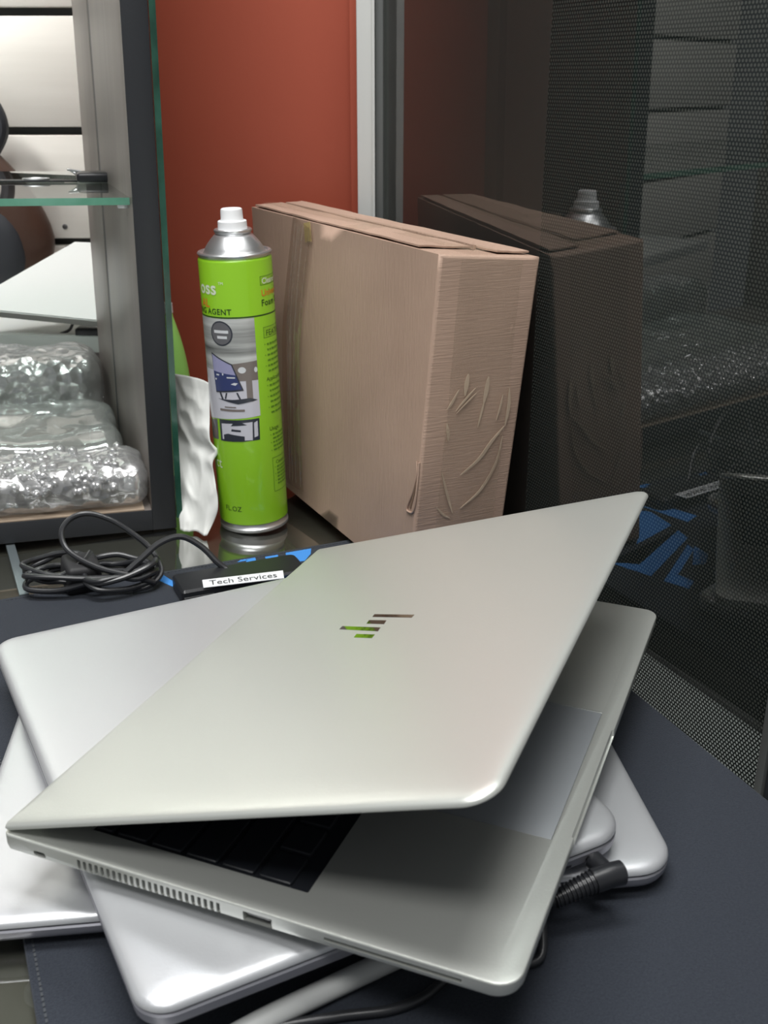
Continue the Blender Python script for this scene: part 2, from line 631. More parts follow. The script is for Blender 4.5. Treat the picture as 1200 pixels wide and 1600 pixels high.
# ------------------------------------------------------------------ desk
em = Vector((0.917, 0.399, 0)).normalized()
fm = Vector((0.399, -0.917, 0)).normalized()
K = Vector((0.04, 0.856, 0))
rotMat = Matrix((em, -fm, Vector((0, 0, 1)))).transposed()  # local x right, local y away from camera
desk = thing('glass_top_desk', 'dark brown desk with a clear glass top under the mat and the can', 'desk', K, rotMat)
bm = bmesh.new()
add_box(bm, (-0.95, -0.86, -0.030), (-0.002, 0.34, -0.0062), 0.0015)
link('desk_board', bm, 'desk_board', desk)
bm = bmesh.new()
add_box(bm, (-0.95, -0.862, -0.006), (0.0, 0.34, 0.0), 0.0008)
link('glass_top', bm, 'glass_table', desk)
for lx, ly in ((-0.90, -0.80), (-0.06, -0.80), (-0.90, 0.28), (-0.06, 0.28)):
    bm = bmesh.new()
    add_box(bm, (lx - 0.02, ly - 0.02, -0.75), (lx + 0.02, ly + 0.02, -0.0305), 0.002)
    link('leg', bm, 'charcoal', desk)
bm = bmesh.new()
add_box(bm, (-0.3400, 0.004, 0.0001), (-0.3330, 0.118, 0.0016), 0.0004)
link('metal_strip', bm, 'strip_metal', desk)
desk.children[-1]['label'] = 'pale metal strip let into the desk'

# ------------------------------------------------------------------ mat
dm = thing('desk_mat', 'large black cloth desk mat with blue angular print under the laptops', 'mat', K + Vector((0, 0, 0.0002)), rotMat)
bm = slab(0.377, 0.60, [(0, 0.0006), (0.0004, 0), (0.0018, 0), (0.0023, 0.0007)], (0.012, 0.012, 0.012, 0.022), 6)
for v in bm.verts:
    v.co.x -= 0.377
    v.co.y -= 0.60
link('cloth', bm, 'mat_cloth', dm)
# stitched hem: a row of small raised stitches along the left edge and the top edge
bm = bmesh.new()
for k in range(190):
    y = -0.592 + k * 0.003
    add_box(bm, (-0.3737, y, 0.0022), (-0.3727, y + 0.002, 0.0027))
for k in range(115):
    x = -0.350 + k * 0.003
    add_box(bm, (x, -0.0042, 0.0022), (x + 0.002, -0.0034, 0.0027))
o = link('stitching', bm, 'stitch', dm)
o['kind'] = 'stuff'
blue = [
    [(-0.2450, 0.0040), (-0.2340, 0.0060), (-0.2265, 0.0300), (-0.2300, 0.0342)],
    [(-0.1745, 0.0070), (-0.1660, 0.0070), (-0.1655, 0.0035), (-0.1700, 0.0035)],
    [(-0.1690, 0.0125), (-0.1600, 0.0125), (-0.1585, 0.0040), (-0.1655, 0.0040)],
    [(-0.1510, 0.0060), (-0.1400, 0.0060), (-0.1426, 0.0166), (-0.1520, 0.0160)],
    [(-0.1330, 0.0050), (-0.1110, 0.0050), (-0.1150, 0.0150), (-0.1240, 0.0260), (-0.1390, 0.0250)],
    [(-0.1195, 0.0525), (-0.1278, 0.0611), (-0.1229, 0.0938), (-0.0691, 0.1119), (-0.0914, 0.0893)],
    [(-0.0259, 0.1286), (-0.0456, 0.1440), (-0.1206, 0.1044), (-0.1160, 0.1214), (-0.0388, 0.1653)],
    [(-0.0419, 0.1765), (-0.1068, 0.1315), (-0.1047, 0.1414), (-0.0595, 0.1729), (-0.0626, 0.1873), (-0.0497, 0.1962)],
    [(-0.0818, 0.1645), (-0.1092, 0.1365), (-0.1084, 0.1541), (-0.0919, 0.1681)],
    [(-0.1290, 0.0480), (-0.1482, 0.0566), (-0.1579, 0.0873), (-0.1402, 0.0946)],
]
for poly in blue:
    bm = bmesh.new()
    vs = [bm.verts.new((x, -y, 0.0025)) for x, y in poly]
    bm.faces.new(vs)
    bmesh.ops.triangulate(bm, faces=bm.faces)
    o = link('blue_print', bm, 'mat_blue', dm)

ZM = 0.0027   # top of the mat

# ------------------------------------------------------------------ laptops
LID = [(0.0, 0.0012), (0.0009, 0.0), (0.0020, 0.0002), (0.0032, 0.0010), (0.0041, 0.0026), (0.0046, 0.0050), (0.00495, 0.0090), (0.0051, 0.0140), (0.0052, 0.0210)]


def closed_laptop(label, loc, rot, W, D, T, radii, mat, edge, base_ports=None):
    t = thing('laptop', label, 'laptop', loc, rot, None)
    hb = T - 0.0052 - 0.0006
    bm = slab(W, D, [(0.0018, 0.010), (0.0030, 0.0052), (0.0055, 0.0014), (0.0075, 0.0003), (hb - 0.0008, 0.0), (hb, 0.0008)], radii)
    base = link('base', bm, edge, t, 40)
    if base_ports:
        cut = bmesh.new()
        for (a0, a1, z0, z1) in base_ports:
            add_box(cut, (W - 0.005, a0, z0), (W + 0.01, a1, z1), 0.0006, 2)
        boolean_cut(base, cut)
        for (a0, a1, z0, z1) in base_ports:
            bm = bmesh.new()
            add_box(bm, (W - 0.0058, a0 + 0.0003, z0 + 0.0003), (W - 0.0035, a1 - 0.0003, z1 - 0.0003))
            link('port', bm, 'dark_slot', t)
    bm = slab(W - 0.006, D - 0.006, [(hb - 0.0004, 0), (T - 0.0050, 0)], radii)
    for v in bm.verts:
        v.co.x += 0.003
        v.co.y += 0.003
    link('hinge_gap', bm, 'dark_slot', t)
    bm = slab(W, D, [(z + T - 0.0052, i) for z, i in LID], radii)
    link('lid', bm, mat, t, 40)
    for fx, fy in ((0.03, 0.03), (W - 0.03, 0.03), (0.03, D - 0.03), (W - 0.03, D - 0.03)):
        bm = bmesh.new()
        lathe(bm, [(0.0055, 0), (0.006, 0.0004), (0.006, 0.0019)], 16)
        f = link('rubber_foot', bm, 'rubber', t)
        f.location = (fx, fy, 0)
    return t


# bottom laptop: long near edge, origin at its near-left corner
rC = Vector((0.9930, 0.1184, 0))
bC = Vector((-0.1184, 0.9930, 0))
nearR = Vector((0.1392, 0.4040, 0))
orgC = nearR - rC * 0.334
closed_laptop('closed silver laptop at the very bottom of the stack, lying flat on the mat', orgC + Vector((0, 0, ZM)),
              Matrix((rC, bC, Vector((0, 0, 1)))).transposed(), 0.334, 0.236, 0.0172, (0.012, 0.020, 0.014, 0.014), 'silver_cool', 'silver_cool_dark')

# middle laptop: origin at the near hinge corner, x along the hinge (away), y toward its front edge
zB = ZM + 0.0172
uB = Vector((-0.4690, 0.8832, 0)).normalized()
dB = Vector((-0.8780, -0.4790, 0)).normalized()
dB = Vector((-uB.y, uB.x, 0))
orgB = Vector((0.1170, 0.4105, 0))
# local x = from hinge to front is dB; use x' = reversed so z stays up
rB = Matrix((-dB, uB, Vector((0, 0, 1)))).transposed()
# local frame: origin at front-near corner, x toward hinge, y away along the front edge
orgB2 = orgB + dB * 0.2345
# near side is y=0 plane -> ports must be cut on y=0: handled by own builder below
TB = 0.0178
tB = thing('laptop', 'closed silver laptop in the middle of the stack with a black plug in its side', 'laptop', orgB2 + Vector((0, 0, zB)), rB)
WB, DB = 0.2345, 0.3275
radB = (0.014, 0.020, 0.016, 0.014)
hb = TB - 0.0058
bm = slab(WB, DB, [(0.0018, 0.012), (0.0030, 0.0060), (0.0052, 0.0018), (0.0070, 0.0004), (hb - 0.0008, 0.0), (hb, 0.0008)], radB)
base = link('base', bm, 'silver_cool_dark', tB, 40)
portsB = [(0.104, 0.118, 0.0050, 0.0098), (0.150, 0.163, 0.0052, 0.0092), (0.170, 0.186, 0.0052, 0.0100), (0.190, 0.199, 0.0058, 0.0086)]
cut = bmesh.new()
for a0, a1, z0, z1 in portsB:
    add_box(cut, (a0, -0.01, z0), (a1, 0.006, z1), 0.0006, 2)
add_box(cut, (0.2070, -0.01, 0.0052), (0.2140, 0.006, 0.0098), 0.0015, 3)
boolean_cut(base, cut)
for a0, a1, z0, z1 in portsB:
    bm = bmesh.new()
    add_box(bm, (a0 + 0.0004, 0.0035, z0 + 0.0004), (a1 - 0.0004, 0.0064, z1 - 0.0004))
    link('port', bm, 'dark_slot', tB)
    bm = bmesh.new()
    add_box(bm, (a0 + 0.0015, 0.0016, z0 + 0.0020), (a1 - 0.0015, 0.0034, z0 + 0.0028))
    link('port_tongue', bm, 'port_metal', tB)
bm = slab(WB - 0.005, DB - 0.005, [(hb - 0.0004, 0), (TB - 0.0050, 0)], radB)
for v in bm.verts:
    v.co.x += 0.0025
    v.co.y += 0.0025
link('lid_gap', bm, 'dark_slot', tB)
bm = slab(WB, DB, [(z + TB - 0.0052, i) for z, i in LID], radB)
link('lid', bm, 'silver_cool', tB, 40)
for fx, fy in ((0.03, 0.03), (WB - 0.03, 0.03), (0.03, DB - 0.03), (WB - 0.03, DB - 0.03)):
    bm = bmesh.new()
    lathe(bm, [(0.0055, 0), (0.006, 0.0004), (0.006, 0.0019)], 16)
    f = link('rubber_foot', bm, 'rubber', tB)
    f.location = (fx, fy, 0)

# top laptop, half open.  local x = along the left side from hinge to front, local y = along the hinge (away), z up
zA = zB + TB
hd = Vector((0.3775, 0.9260, 0)).normalized()
dd = Vector((hd.y, -hd.x, 0))
rA = Matrix((dd, hd, Vector((0, 0, 1)))).transposed()
orgA = Vector((-0.1685, 0.3868, 0))
tA = thing('laptop', 'half-open silver laptop on top of the stack with four mirrored slashes on its lid', 'laptop', orgA + Vector((0, 0, 0)), rA)
WA, DA = 0.2345, 0.3255       # x: hinge->front, y: along hinge
ZT = 0.0520                   # height of the keyboard deck
radA = (0.0035, 0.0105, 0.0085, 0.0035)
bm = slab(WA, DA, [(ZT - 0.0118, 0.0120), (ZT - 0.0112, 0.0070), (ZT - 0.0098, 0.0022), (ZT - 0.0086, 0.0006), (ZT - 0.0060, 0.0), (ZT - 0.0007, 0.0), (ZT - 0.0002, 0.0003), (ZT, 0.0010)], radA, 8)
for v in bm.verts:       # belly gets thinner to the front edge
    k = max(0.0, (v.co.x - 0.15) / 0.085)
    if v.co.z < ZT - 0.004:
        v.co.z = v.co.z + 0.0042 * k * k * (ZT - 0.004 - v.co.z) / 0.0078
    k = max(0.0, (0.03 - v.co.x) / 0.03)
    if v.co.z < ZT - 0.004:
        v.co.z += 0.0006 * k
baseA = link('base', bm, 'silver_warm', tA, 35)
cut = bmesh.new()
pitch = 0.00298
for k in range(24):
    x = 0.0396 + k * pitch
    add_box(cut, (x, -0.01, ZT - 0.0076), (x + 0.00165, 0.004, ZT - 0.0020), 0.0005, 2)
add_box(cut, (0.1205, -0.01, ZT - 0.0073), (0.1335, 0.010, ZT - 0.0022))
add_box(cut, (0.0162, -0.01, ZT - 0.0072), (0.0226, 0.004, ZT - 0.0043), 0.0012, 3)
add_box(cut, (0.1565, -0.01, ZT - 0.0046), (0.2132, 0.012, ZT - 0.0028))
add_box(cut, (0.168, 0.0870, ZT - 0.0009), (0.2258, 0.1970, ZT + 0.01), 0.0004, 1)
add_box(cut, (0.0345, 0.0170, ZT - 0.0014), (0.1415, 0.3085, ZT + 0.01), 0.0004, 1)
add_box(cut, (WA - 0.0012, 0.0919, ZT - 0.004), (WA + 0.01, 0.1827, ZT + 0.01), 0.0006, 2)
boolean_cut(baseA, cut)
bm = bmesh.new()
for k in range(24):
    x = 0.0396 + k * pitch
    add_box(bm, (x - 0.0001, 0.0018, ZT - 0.0077), (x + 0.00175, 0.0042, ZT - 0.0019))
link('vent_grille', bm, 'dark_slot', tA)
o = boxobj('usb_port', (0.1207, 0.0050, ZT - 0.0071), (0.1333, 0.0101, ZT - 0.0024), 'dark_slot', tA, 0)
boxobj('port_tongue', (0.1217, 0.0012, ZT - 0.0044), (0.1323, 0.0049, ZT - 0.0030), 'port_metal', tA, 0.0002)
boxobj('card_slot', (0.1567, 0.0060, ZT - 0.00455), (0.2130, 0.0121, ZT - 0.00285), 'dark_slot', tA, 0)
boxobj('lock_slot', (0.0163, 0.0025, ZT - 0.0071), (0.0225, 0.0042, ZT - 0.0044), 'dark_slot', tA, 0)
boxobj('trackpad', (0.1684, 0.0874, ZT - 0.0012), (0.2254, 0.1966, ZT - 0.00025), 'trackpad', tA, 0.0003)
boxobj('keyboard_well', (0.0347, 0.0172, ZT - 0.0017), (0.1413, 0.3083, ZT - 0.00135), 'key', tA, 0)
# keys: six rows, each key its own part
key_meshes = {}
rows = [[1] * 16, [1] * 13 + [2], [1.5] + [1] * 12 + [1.5], [1.75] + [1] * 11 + [2.25], [2.25] + [1] * 10 + [2.75], [1, 1, 1, 1, 5, 1, 1, 1, 1, 1, 1]]
x = 0.0360
for ri, row in enumerate(rows):
    depth = 0.0110 if ri == 0 else 0.0176
    tot = sum(row)
    unit = 0.2880 / tot
    y = 0.0188
    for kw in row:
        wd = unit * kw
        key = (round(wd, 5), depth)
        if key not in key_meshes:
            kb = slab(depth - 0.0022, wd - 0.0022, [(0, 0), (0.0012, 0.0001), (0.0016, 0.0006)], (0.0012,) * 4, 2)
            k_o = link('key', kb, 'key', tA)
            key_meshes[key] = k_o.data
        else:
            k_o = bpy.data.objects.new('key', key_meshes[key])
            COL.objects.link(k_o)
            k_o.parent = tA
        k_o.location = (x, y, ZT - 0.0013)
        y += wd
    x += depth
for fx, fy in ((0.04, 0.03), (WA - 0.045, 0.03), (0.04, DA - 0.03), (WA - 0.045, DA - 0.03)):
    bm = bmesh.new()
    h = (ZT - 0.0112) - zA
    lathe(bm, [(0.0055, 0), (0.006, 0.0004), (0.006, h + 0.0004)], 16)
    f = link('rubber_foot', bm, 'rubber', tA)
    f.location = (fx, fy, zA)
# hinge barrel
bm = bmesh.new()
tube(bm, [(0.0035, 0.045, ZT + 0.0005), (0.0035, DA - 0.045, ZT + 0.0005)], 0.0030, 14, 0)
link('hinge', bm, 'silver_edge', tA)
# lid: local x from hinge to tip, tilted 19.1 degrees
TH = radians(19.1)
lidE = link('lid', slab(0.2350, DA, [(z - 0.0038, i) for z, i in [(0.0, 0.0010), (0.0007, 0.0), (0.0017, 0.0001), (0.0026, 0.0009), (0.0032, 0.0024), (0.0036, 0.0048), (0.00385, 0.0090), (0.0040, 0.0150), (0.0041, 0.0220)]],
                       (0.0035, 0.0135, 0.0100, 0.0060), 10), 'silver_warm', tA, 40)
# hinge edge stays square: flatten the pillow there
for v in lidE.data.vertices:
    if v.co.x < 0.016 and v.co.z > -0.0022:
        v.co.x *= 0.35
lidE.location = (-0.0006, 0.0010, 0.0557)
lidE.rotation_euler = (0, -TH, 0)
boxobj('screen', (0.012, 0.008, -0.0044), (0.226, DA - 0.008, -0.0038), 'screen', lidE, 0)
logo = [
    [(0.1799, 0.1081), (0.1834, 0.1079), (0.1745, 0.1359), (0.1709, 0.1356)],
    [(0.1715, 0.1082), (0.1761, 0.1078), (0.1722, 0.1202), (0.1674, 0.1207)],
    [(0.1690, 0.0925), (0.1730, 0.0926), (0.1636, 0.1203), (0.1589, 0.1208)],
    [(0.1551, 0.1080), (0.1594, 0.1077), (0.1554, 0.1206), (0.1510, 0.1207)],
]
for poly in logo:
    bm = bmesh.new()
    lo_ = [bm.verts.new((x, y, 0.0001)) for y, x in poly]
    hi_ = [bm.verts.new((x, y, 0.0005)) for y, x in poly]
    for i in range(4):
        bm.faces.new((lo_[i], lo_[(i + 1) % 4], hi_[(i + 1) % 4], hi_[i]))
    bm.faces.new(hi_)
    bm.faces.new(lo_[::-1])
    link('mirrored_slash', bm, 'mirror', lidE)

# ------------------------------------------------------------------ charger plug in the middle laptop, with its cable
# jack axis: out of the middle laptop's near side, direction -uB
jack = orgB2 - dB * 0.2105 + Vector((0, 0, zB + 0.0075))
out = -uB
pl = thing('charger_plug', 'black angled charger plug with ribbed sleeve and cable in the middle laptop', 'plug', jack)
L = lambda p: Vector(p) - jack
bm = bmesh.new()
tube(bm, [L(jack + out * 0.0012), L(jack + out * 0.004), L(jack + out * 0.012)], 0.0046, 20, 3)
link('plug_collar', bm, 'black_plastic', pl)
bm = bmesh.new()
tube(bm, [L(jack - out * 0.003), L(jack + out * 0.0013)], 0.0019, 12, 0)
link('plug_tip', bm, 'port_metal', pl)
elbow0 = jack + out * 0.0125
side = Vector((-0.90, -0.30, 0)).normalized()
bm = bmesh.new()
tube(bm, [L(elbow0 - side * 0.007), L(elbow0 - side * 0.0055), L(elbow0), L(elbow0 + side * 0.008 + Vector((0, 0, -0.001)))], 0.0056, 18, 4,
     radf=lambda t: 0.0056 * (0.80 + 0.2 * min(1, t * 4)))
link('plug_elbow', bm, 'black_plastic', pl)
s0 = elbow0 + side * 0.007 + Vector((0, 0, -0.0008))
s1 = elbow0 + side * 0.027 + Vector((0, 0, -0.006))
bm = bmesh.new()
tube(bm, [L(s0 + (s1 - s0) * (k / 60)) for k in range(61)], 0.0045, 16, 0,
     radf=lambda t: 0.0050 - 0.0012 * t + (0.00045 if int(t * 20) % 2 == 0 else -0.00025))
link('ribbed_sleeve', bm, 'black_plastic', pl)
bm = bmesh.new()
tube(bm, [L(p) for p in (s1 - (s1 - s0) * 0.05, s1 + side * 0.006 + Vector((0, -0.002, -0.003)), (0.068, 0.361, 0.0062), (0.052, 0.3575, 0.0052), (0.036, 0.3560, 0.0052),
                         (0.0255, 0.3490, 0.0052), (0.0160, 0.3400, 0.0052), (0.0020, 0.3335, 0.0052), (-0.0200, 0.3300, 0.0052), (-0.050, 0.322, 0.0052), (-0.08, 0.300, 0.0052))], 0.0021, 12, 8)
link('cable', bm, 'cable', pl)

# pale grey cable beneath the stack
bm = bmesh.new()
tube(bm, [(-0.110, 0.278, 0.0077), (-0.082, 0.300, 0.0077), (-0.052, 0.3235, 0.0077), (-0.020, 0.3440, 0.0077), (0.006, 0.3600, 0.0077), (0.022, 0.3700, 0.0077), (0.034, 0.3760, 0.0077)], 0.0049, 18, 8)
o = link('grey_hose', bm, 'cable_grey')
tag(o, 'thick pale grey cable running out from under the laptop stack toward the viewer', 'cable')

# ------------------------------------------------------------------ spray can
Bc = Vector((-0.1134, 0.871, 0.0004))
can = thing('spray_can', 'tall lime green spray can of foam cleaner with silver dome and white nozzle', 'spray can', Bc, (0, radians(-1.4), 0))
R = 0.0294
bm = bmesh.new()
lathe(bm, [(R - 0.0006, 0.0078), (R, 0.0086), (R, 0.2275), (R - 0.0004, 0.2288), (R - 0.0014, 0.2296)], 96)
link('can_body', bm, 'can_green', can)
bm = bmesh.new()
lathe(bm, [(R - 0.003, 0.0), (R - 0.0008, 0.0002), (R + 0.0002, 0.0014), (R + 0.0002, 0.0034), (R - 0.0012, 0.0048), (R - 0.0018, 0.0066), (R - 0.0006, 0.0080)], 96)
link('bottom_rim', bm, 'tin', can)
bm = bmesh.new()
lathe(bm, [(R - 0.0016, 0.2290), (R - 0.0012, 0.2302), (R - 0.0002, 0.2312), (R + 0.0002, 0.2326), (R - 0.0006, 0.2336), (R - 0.0022, 0.2336), (R - 0.0030, 0.2322), (R - 0.0040, 0.2318)], 96)
link('top_rim', bm, 'tin', can)
bm = bmesh.new()
prof = [(R - 0.0038, 0.2318), (0.0245, 0.2330)]
for k in range(9):
    t = k / 8
    prof.append((0.0238 - 0.0088 * (t ** 1.15), 0.2338 + 0.0122 * (t ** 0.85)))
prof += [(0.0140, 0.2462), (0.0136, 0.2470)]
lathe(bm, prof, 96)
link('dome', bm, 'tin', can)
bm = bmesh.new()
lathe(bm, [(0.0128, 0.2462), (0.0142, 0.2472), (0.0150, 0.2486), (0.0150, 0.2497), (0.0142, 0.2504), (0.0125, 0.2500)], 72)
link('valve_cup', bm, 'tin', can)
bm = bmesh.new()
lathe(bm, [(0.0110, 0.2494), (0.0116, 0.2500), (0.0114, 0.2560), (0.0108, 0.2566), (0.0092, 0.2568), (0.0088, 0.2580), (0.0086, 0.2640), (0.0083, 0.2652), (0.0076, 0.2658), (0.0040, 0.2648)], 48)
nz = link('nozzle', bm, 'nozzle', can)
bm = bmesh.new()
lathe(bm, [(0.0012, 0), (0.0012, 0.0006)], 12)
o = link('spray_hole', bm, 'dark_slot', nz)
o.location = (0.0060, 0.0060, 0.2610)
o.rotation_euler = (radians(90), 0, radians(135))


def wrap(bm, rr):
    """flat drawing in metres (x = arc, y = height) onto the can; x=0 faces -Y"""
    xs = [v.co.x for v in bm.verts]
    lo, hi = min(xs), max(xs)
    k = math.floor(lo / 0.002) + 1
    while k * 0.002 < hi:
        geom = bm.verts[:] + bm.edges[:] + bm.faces[:]
        bmesh.ops.bisect_plane(bm, geom=geom, plane_co=(k * 0.002, 0, 0), plane_no=(1, 0, 0))
        k += 1
    for v in bm.verts:
        a = v.co.x / R
        h = v.co.y
        v.co = Vector((rr * sin(a), -rr * cos(a), h))
    return bm


def patch(name, polys, mat, level=1, parent=None):
    tot = bmesh.new()
    for poly in polys:
        b2 = bmesh.new()
        vs = [b2.verts.new((x / 1000, y / 1000, 0)) for x, y in poly]
        b2.faces.new(vs)
        wrap(b2, R + 0.00006 * level)
        me = bpy.data.meshes.new('p')
        b2.to_mesh(me)
        b2.free()
        tot.from_mesh(me)
    return link(name, tot, mat, parent or can)


def circle(cx, cy, rx, ry, n=28):
    return [(cx + rx * cos(2 * pi * k / n), cy + ry * sin(2 * pi * k / n)) for k in range(n)]


def rect(x0, y0, x1, y1):
    return [(x0, y0), (x1, y0), (x1, y1), (x0, y1)]


def words(s, x, y, size, mat, name='lettering', spacing=1.0, right=False, level=3, bold=0.0, sx=1.0):
    b2 = text_bm(s, size / 1000, spacing, bold)
    xs = [v.co.x for v in b2.verts]
    w_ = max(xs)
    for v in b2.verts:
        v.co.x *= sx
    w_ *= sx
    for v in b2.verts:
        v.co.x += x / 1000 - (w_ if right else 0)
        v.co.y += y / 1000
    wrap(b2, R + 0.00006 * level)
    return link(name, b2, mat, can)


patch('label_line', [rect(-46, 184.6, 50, 185.8)], 'ink_black', 1)
patch('photo_print', [[(-46, 97), (-24, 100.6), (-5, 103.2), (15.5, 103.8), (15.9, 184.4), (-46, 184.4)]], 'print_grey', 1)
patch('photo_print', [[(-46, 97.5), (-24, 101), (15.5, 104), (15.7, 142), (-46, 142)]], 'print_light', 2)
patch('photo_print', [[(-14, 147), (4, 149), (15.7, 150), (15.7, 134), (10.5, 134), (10.5, 116.5), (5.5, 116.5), (5.5, 134), (-14, 134)]], 'print_brown', 3)
patch('photo_print', [circle(3.0, 143.0, 3.2, 2.6), circle(14.2, 142.6, 1.4, 2.2)], 'print_white', 4)
patch('photo_print', [[(-24, 156.5), (-4.6, 148), (3.4, 126.2), (-22, 123.5)]], 'print_dark', 5)
patch('photo_print', [[(-23.2, 155), (-5.4, 147.2), (-2.4, 139), (-23, 141.5)]], 'print_lilac', 6)
patch('photo_print', [[(-23, 141.5), (-2.4, 139), (1.6, 127.4), (-21.6, 124.7)]], 'print_navy', 6)
patch('photo_print', [rect(-20, 138, -17, 139.2), rect(-10, 136.4, -3, 137.4), [(-7, 131.5), (-3, 130.5), (-1, 132.4), (-4, 132.8)], rect(-21.5, 134.2, -20, 135.6), rect(-14, 138.6, -12.8, 140.2)], 'print_white', 7)
patch('photo_print', [[(-20, 118.6), (-2, 114.8), (14.2, 117.6), (8, 119.8), (-6, 118.5)], [(-18.4, 124), (-16.4, 124), (-14.4, 118.6), (-16.2, 118.6)], [(-3, 124.5), (-1.6, 124.5), (0.8, 118.8), (-0.8, 118.8)], [(-12, 124), (-10.6, 124), (-12, 119), (-13.4, 119)]], 'print_dark', 5)
patch('photo_print', [rect(-19, 108.6, 3, 110.4), rect(-14, 111.6, -4, 112.6)], 'print_brown', 5)
patch('badge', [circle(-12.2, 172.6, 10.0, 10.0)], 'print_dark', 3)
patch('badge', [circle(-12.2, 172.6, 8.9, 8.9)], 'print_badge', 4)
patch('badge', [rect(-18.5, 172.8, -5.6, 175.2), rect(-15.8, 168.4, -7.0, 170.6)], 'print_white', 5)
patch('photo_print', [[(-40, 80.8), (-24.4, 82.6), (-24.2, 100.0), (-40, 97)]], 'print_badge', 2)
patch('photo_print', [circle(-28.6, 87.8, 3.4, 4.2), [(-36, 90), (-31, 92), (-32, 98), (-36, 97)]], 'print_brown', 3)
patch('photo_print', [[(-21.4, 82.2), (13.7, 83.6), (14.3, 102.0), (-21.4, 100.8)]], 'print_dark', 2)
patch('photo_print', [[(-19, 84), (7.6, 83.9), (8.4, 99.4), (-19, 97.4)], [(9.2, 86), (12.4, 87), (12.6, 100), (9.6, 98.5)]], 'print_light', 3)
patch('photo_print', [[(-17.4, 82.8), (1.0, 83.0), (1.2, 87.4), (-13, 89.4), (-17.4, 88)], [(-10, 91.6), (-1.6, 91.2), (-1.6, 92.8), (-9.4, 93.6)], [(-10, 96), (4, 97), (-1, 99.4), (-8, 98.2)]], 'print_dark', 4)
words('oss', -13.5, 203.3, 14.5, 'ink_white', right=True, spacing=1.05, bold=0.022)
words('TM', -11.2, 211.0, 3.2, 'ink_white')
words('AL', -21.5, 192.9, 9.0, 'ink_orange', right=True, bold=0.03)
words('NING AGENT', -1.8, 187.6, 6.4, 'ink_black', right=True, bold=0.018, spacing=1.08)
patch('label_box', [rect(23.5, 208.4, 52, 215.6)], 'ink_green', 1)
patch('label_box', [rect(24.0, 208.9, 52, 215.1)], 'can_green', 2)
words('Cleaner', 25.2, 209.6, 6.4, 'ink_white', bold=0.02)
words('Universal', 24.0, 200.0, 7.4, 'ink_orange', bold=0.025)
words('Foam Cleaner', 23.4, 192.3, 7.2, 'ink_black', bold=0.018, spacing=1.1)
patch('label_box', [rect(23.6, 166.4, 50, 175.4)], 'ink_green', 1)
patch('label_box', [rect(24.1, 166.9, 50, 174.9)], 'can_green', 2)
words('FEATURES', 26.0, 168.0, 6.8, 'ink_black')
words('Applications', 23.6, 131.2, 4.6, 'ink_black')
words('Usage', 23.2, 89.0, 4.8, 'ink_black')
rnd = random.Random(3)
polys = []


def small_print(y0, y1, step, x0=26.5):
    y = y0
    k = 0
    while y > y1:
        x = x0
        if k % 2 == 0:
            polys.append(rect(x0 - 2.6, y + 0.5, x0 - 1.8, y + 1.3))
        while x < 44:
            wd = rnd.uniform(1.6, 4.2)
            polys.append(rect(x, y, min(x + wd, 45), y + 1.5))
            x += wd + 0.9
        y -= step
        k += 1


small_print(160.5, 136, 4.4)
small_print(126.5, 103, 4.6)
small_print(84.5, 70, 3.4)
small_print(55.5, 38, 3.0, 29.0)
patch('small_print', polys, 'ink_green', 3)
patch('label_box', [rect(24.2, 34.8, 50, 35.3), rect(24.2, 64.6, 50, 65.1), rect(24.2, 34.8, 24.7, 65.1)], 'ink_green', 2)
words('Cautions', 28.0, 59.0, 4.4, 'ink_black')
words('ct', -22.6, 57.6, 13.0, 'ink_white', right=True)
words('FL.OZ', -6.2, 20.6, 6.2, 'ink_black', right=True)

# ------------------------------------------------------------------ cardboard box
NB = Vector((0.0185, 0.7243, 0.0070)); NT = Vector((0.0379, 0.7348, 0.2506))
NBR = Vector((0.0870, 0.7595, 0.0004)); NTR = Vector((0.1105, 0.7700, 0.2436))
FB = Vector((-0.1133, 0.9826, 0.0070)); FT = Vector((-0.1198, 1.0000, 0.2533))
FBR = Vector((-0.0720, 1.0150, 0.0004)); FTR = Vector((-0.0789, 1.0350, 0.2530))
box = thing('cardboard_box', 'brown taped cardboard box standing on edge against the dark glass', 'box', (NB.x, NB.y, 0))
BO = Vector((NB.x, NB.y, 0))


def bil(c, u, v):
    a, b, d, e = c      # corners (0,0),(1,0),(0,1),(1,1)
    return a * (1 - u) * (1 - v) + b * u * (1 - v) + d * (1 - u) * v + e * u * v


faces = {'end': (NB, NBR, NT, NTR), 'side': (FB, NB, FT, NT), 'top': (NT, NTR, FT, FTR), 'back': (NBR, FBR, NTR, FTR), 'far': (FBR, FB, FTR, FT), 'bottom': (FB, FBR, NB, NBR)}
fn = {k: (c[1] - c[0]).cross(c[2] - c[0]).normalized() for k, c in faces.items()}
cen = (NB + FTR) / 2
for k, c in faces.items():
    if fn[k].dot(bil(c, .5, .5) - cen) < 0:
        fn[k] = -fn[k]


def on(face, u, v, off=0.0):
    return bil(faces[face], u, v) + fn[face] * (off + dent(face, u, v)) - BO


def dent(face, u, v):
    m = max(0.0, min(u, 1 - u, v, 1 - v)) * 4
    m = min(1.0, m)
    if face == 'side':
        return m * 0.0020 * sin(2.2 * u + 1.0) * sin(3 * v) - m * 0.0012 + 0.0004 * m * noise.noise(Vector((u * 5, v * 4, 3)))
    if face == 'end':
        return m * (0.0016 * noise.noise(Vector((u * 3, v * 4, 9))) + 0.001)
    if face == 'top':
        return m * 0.0012 * noise.noise(Vector((u * 2, v * 7, 5)))
    return 0.0


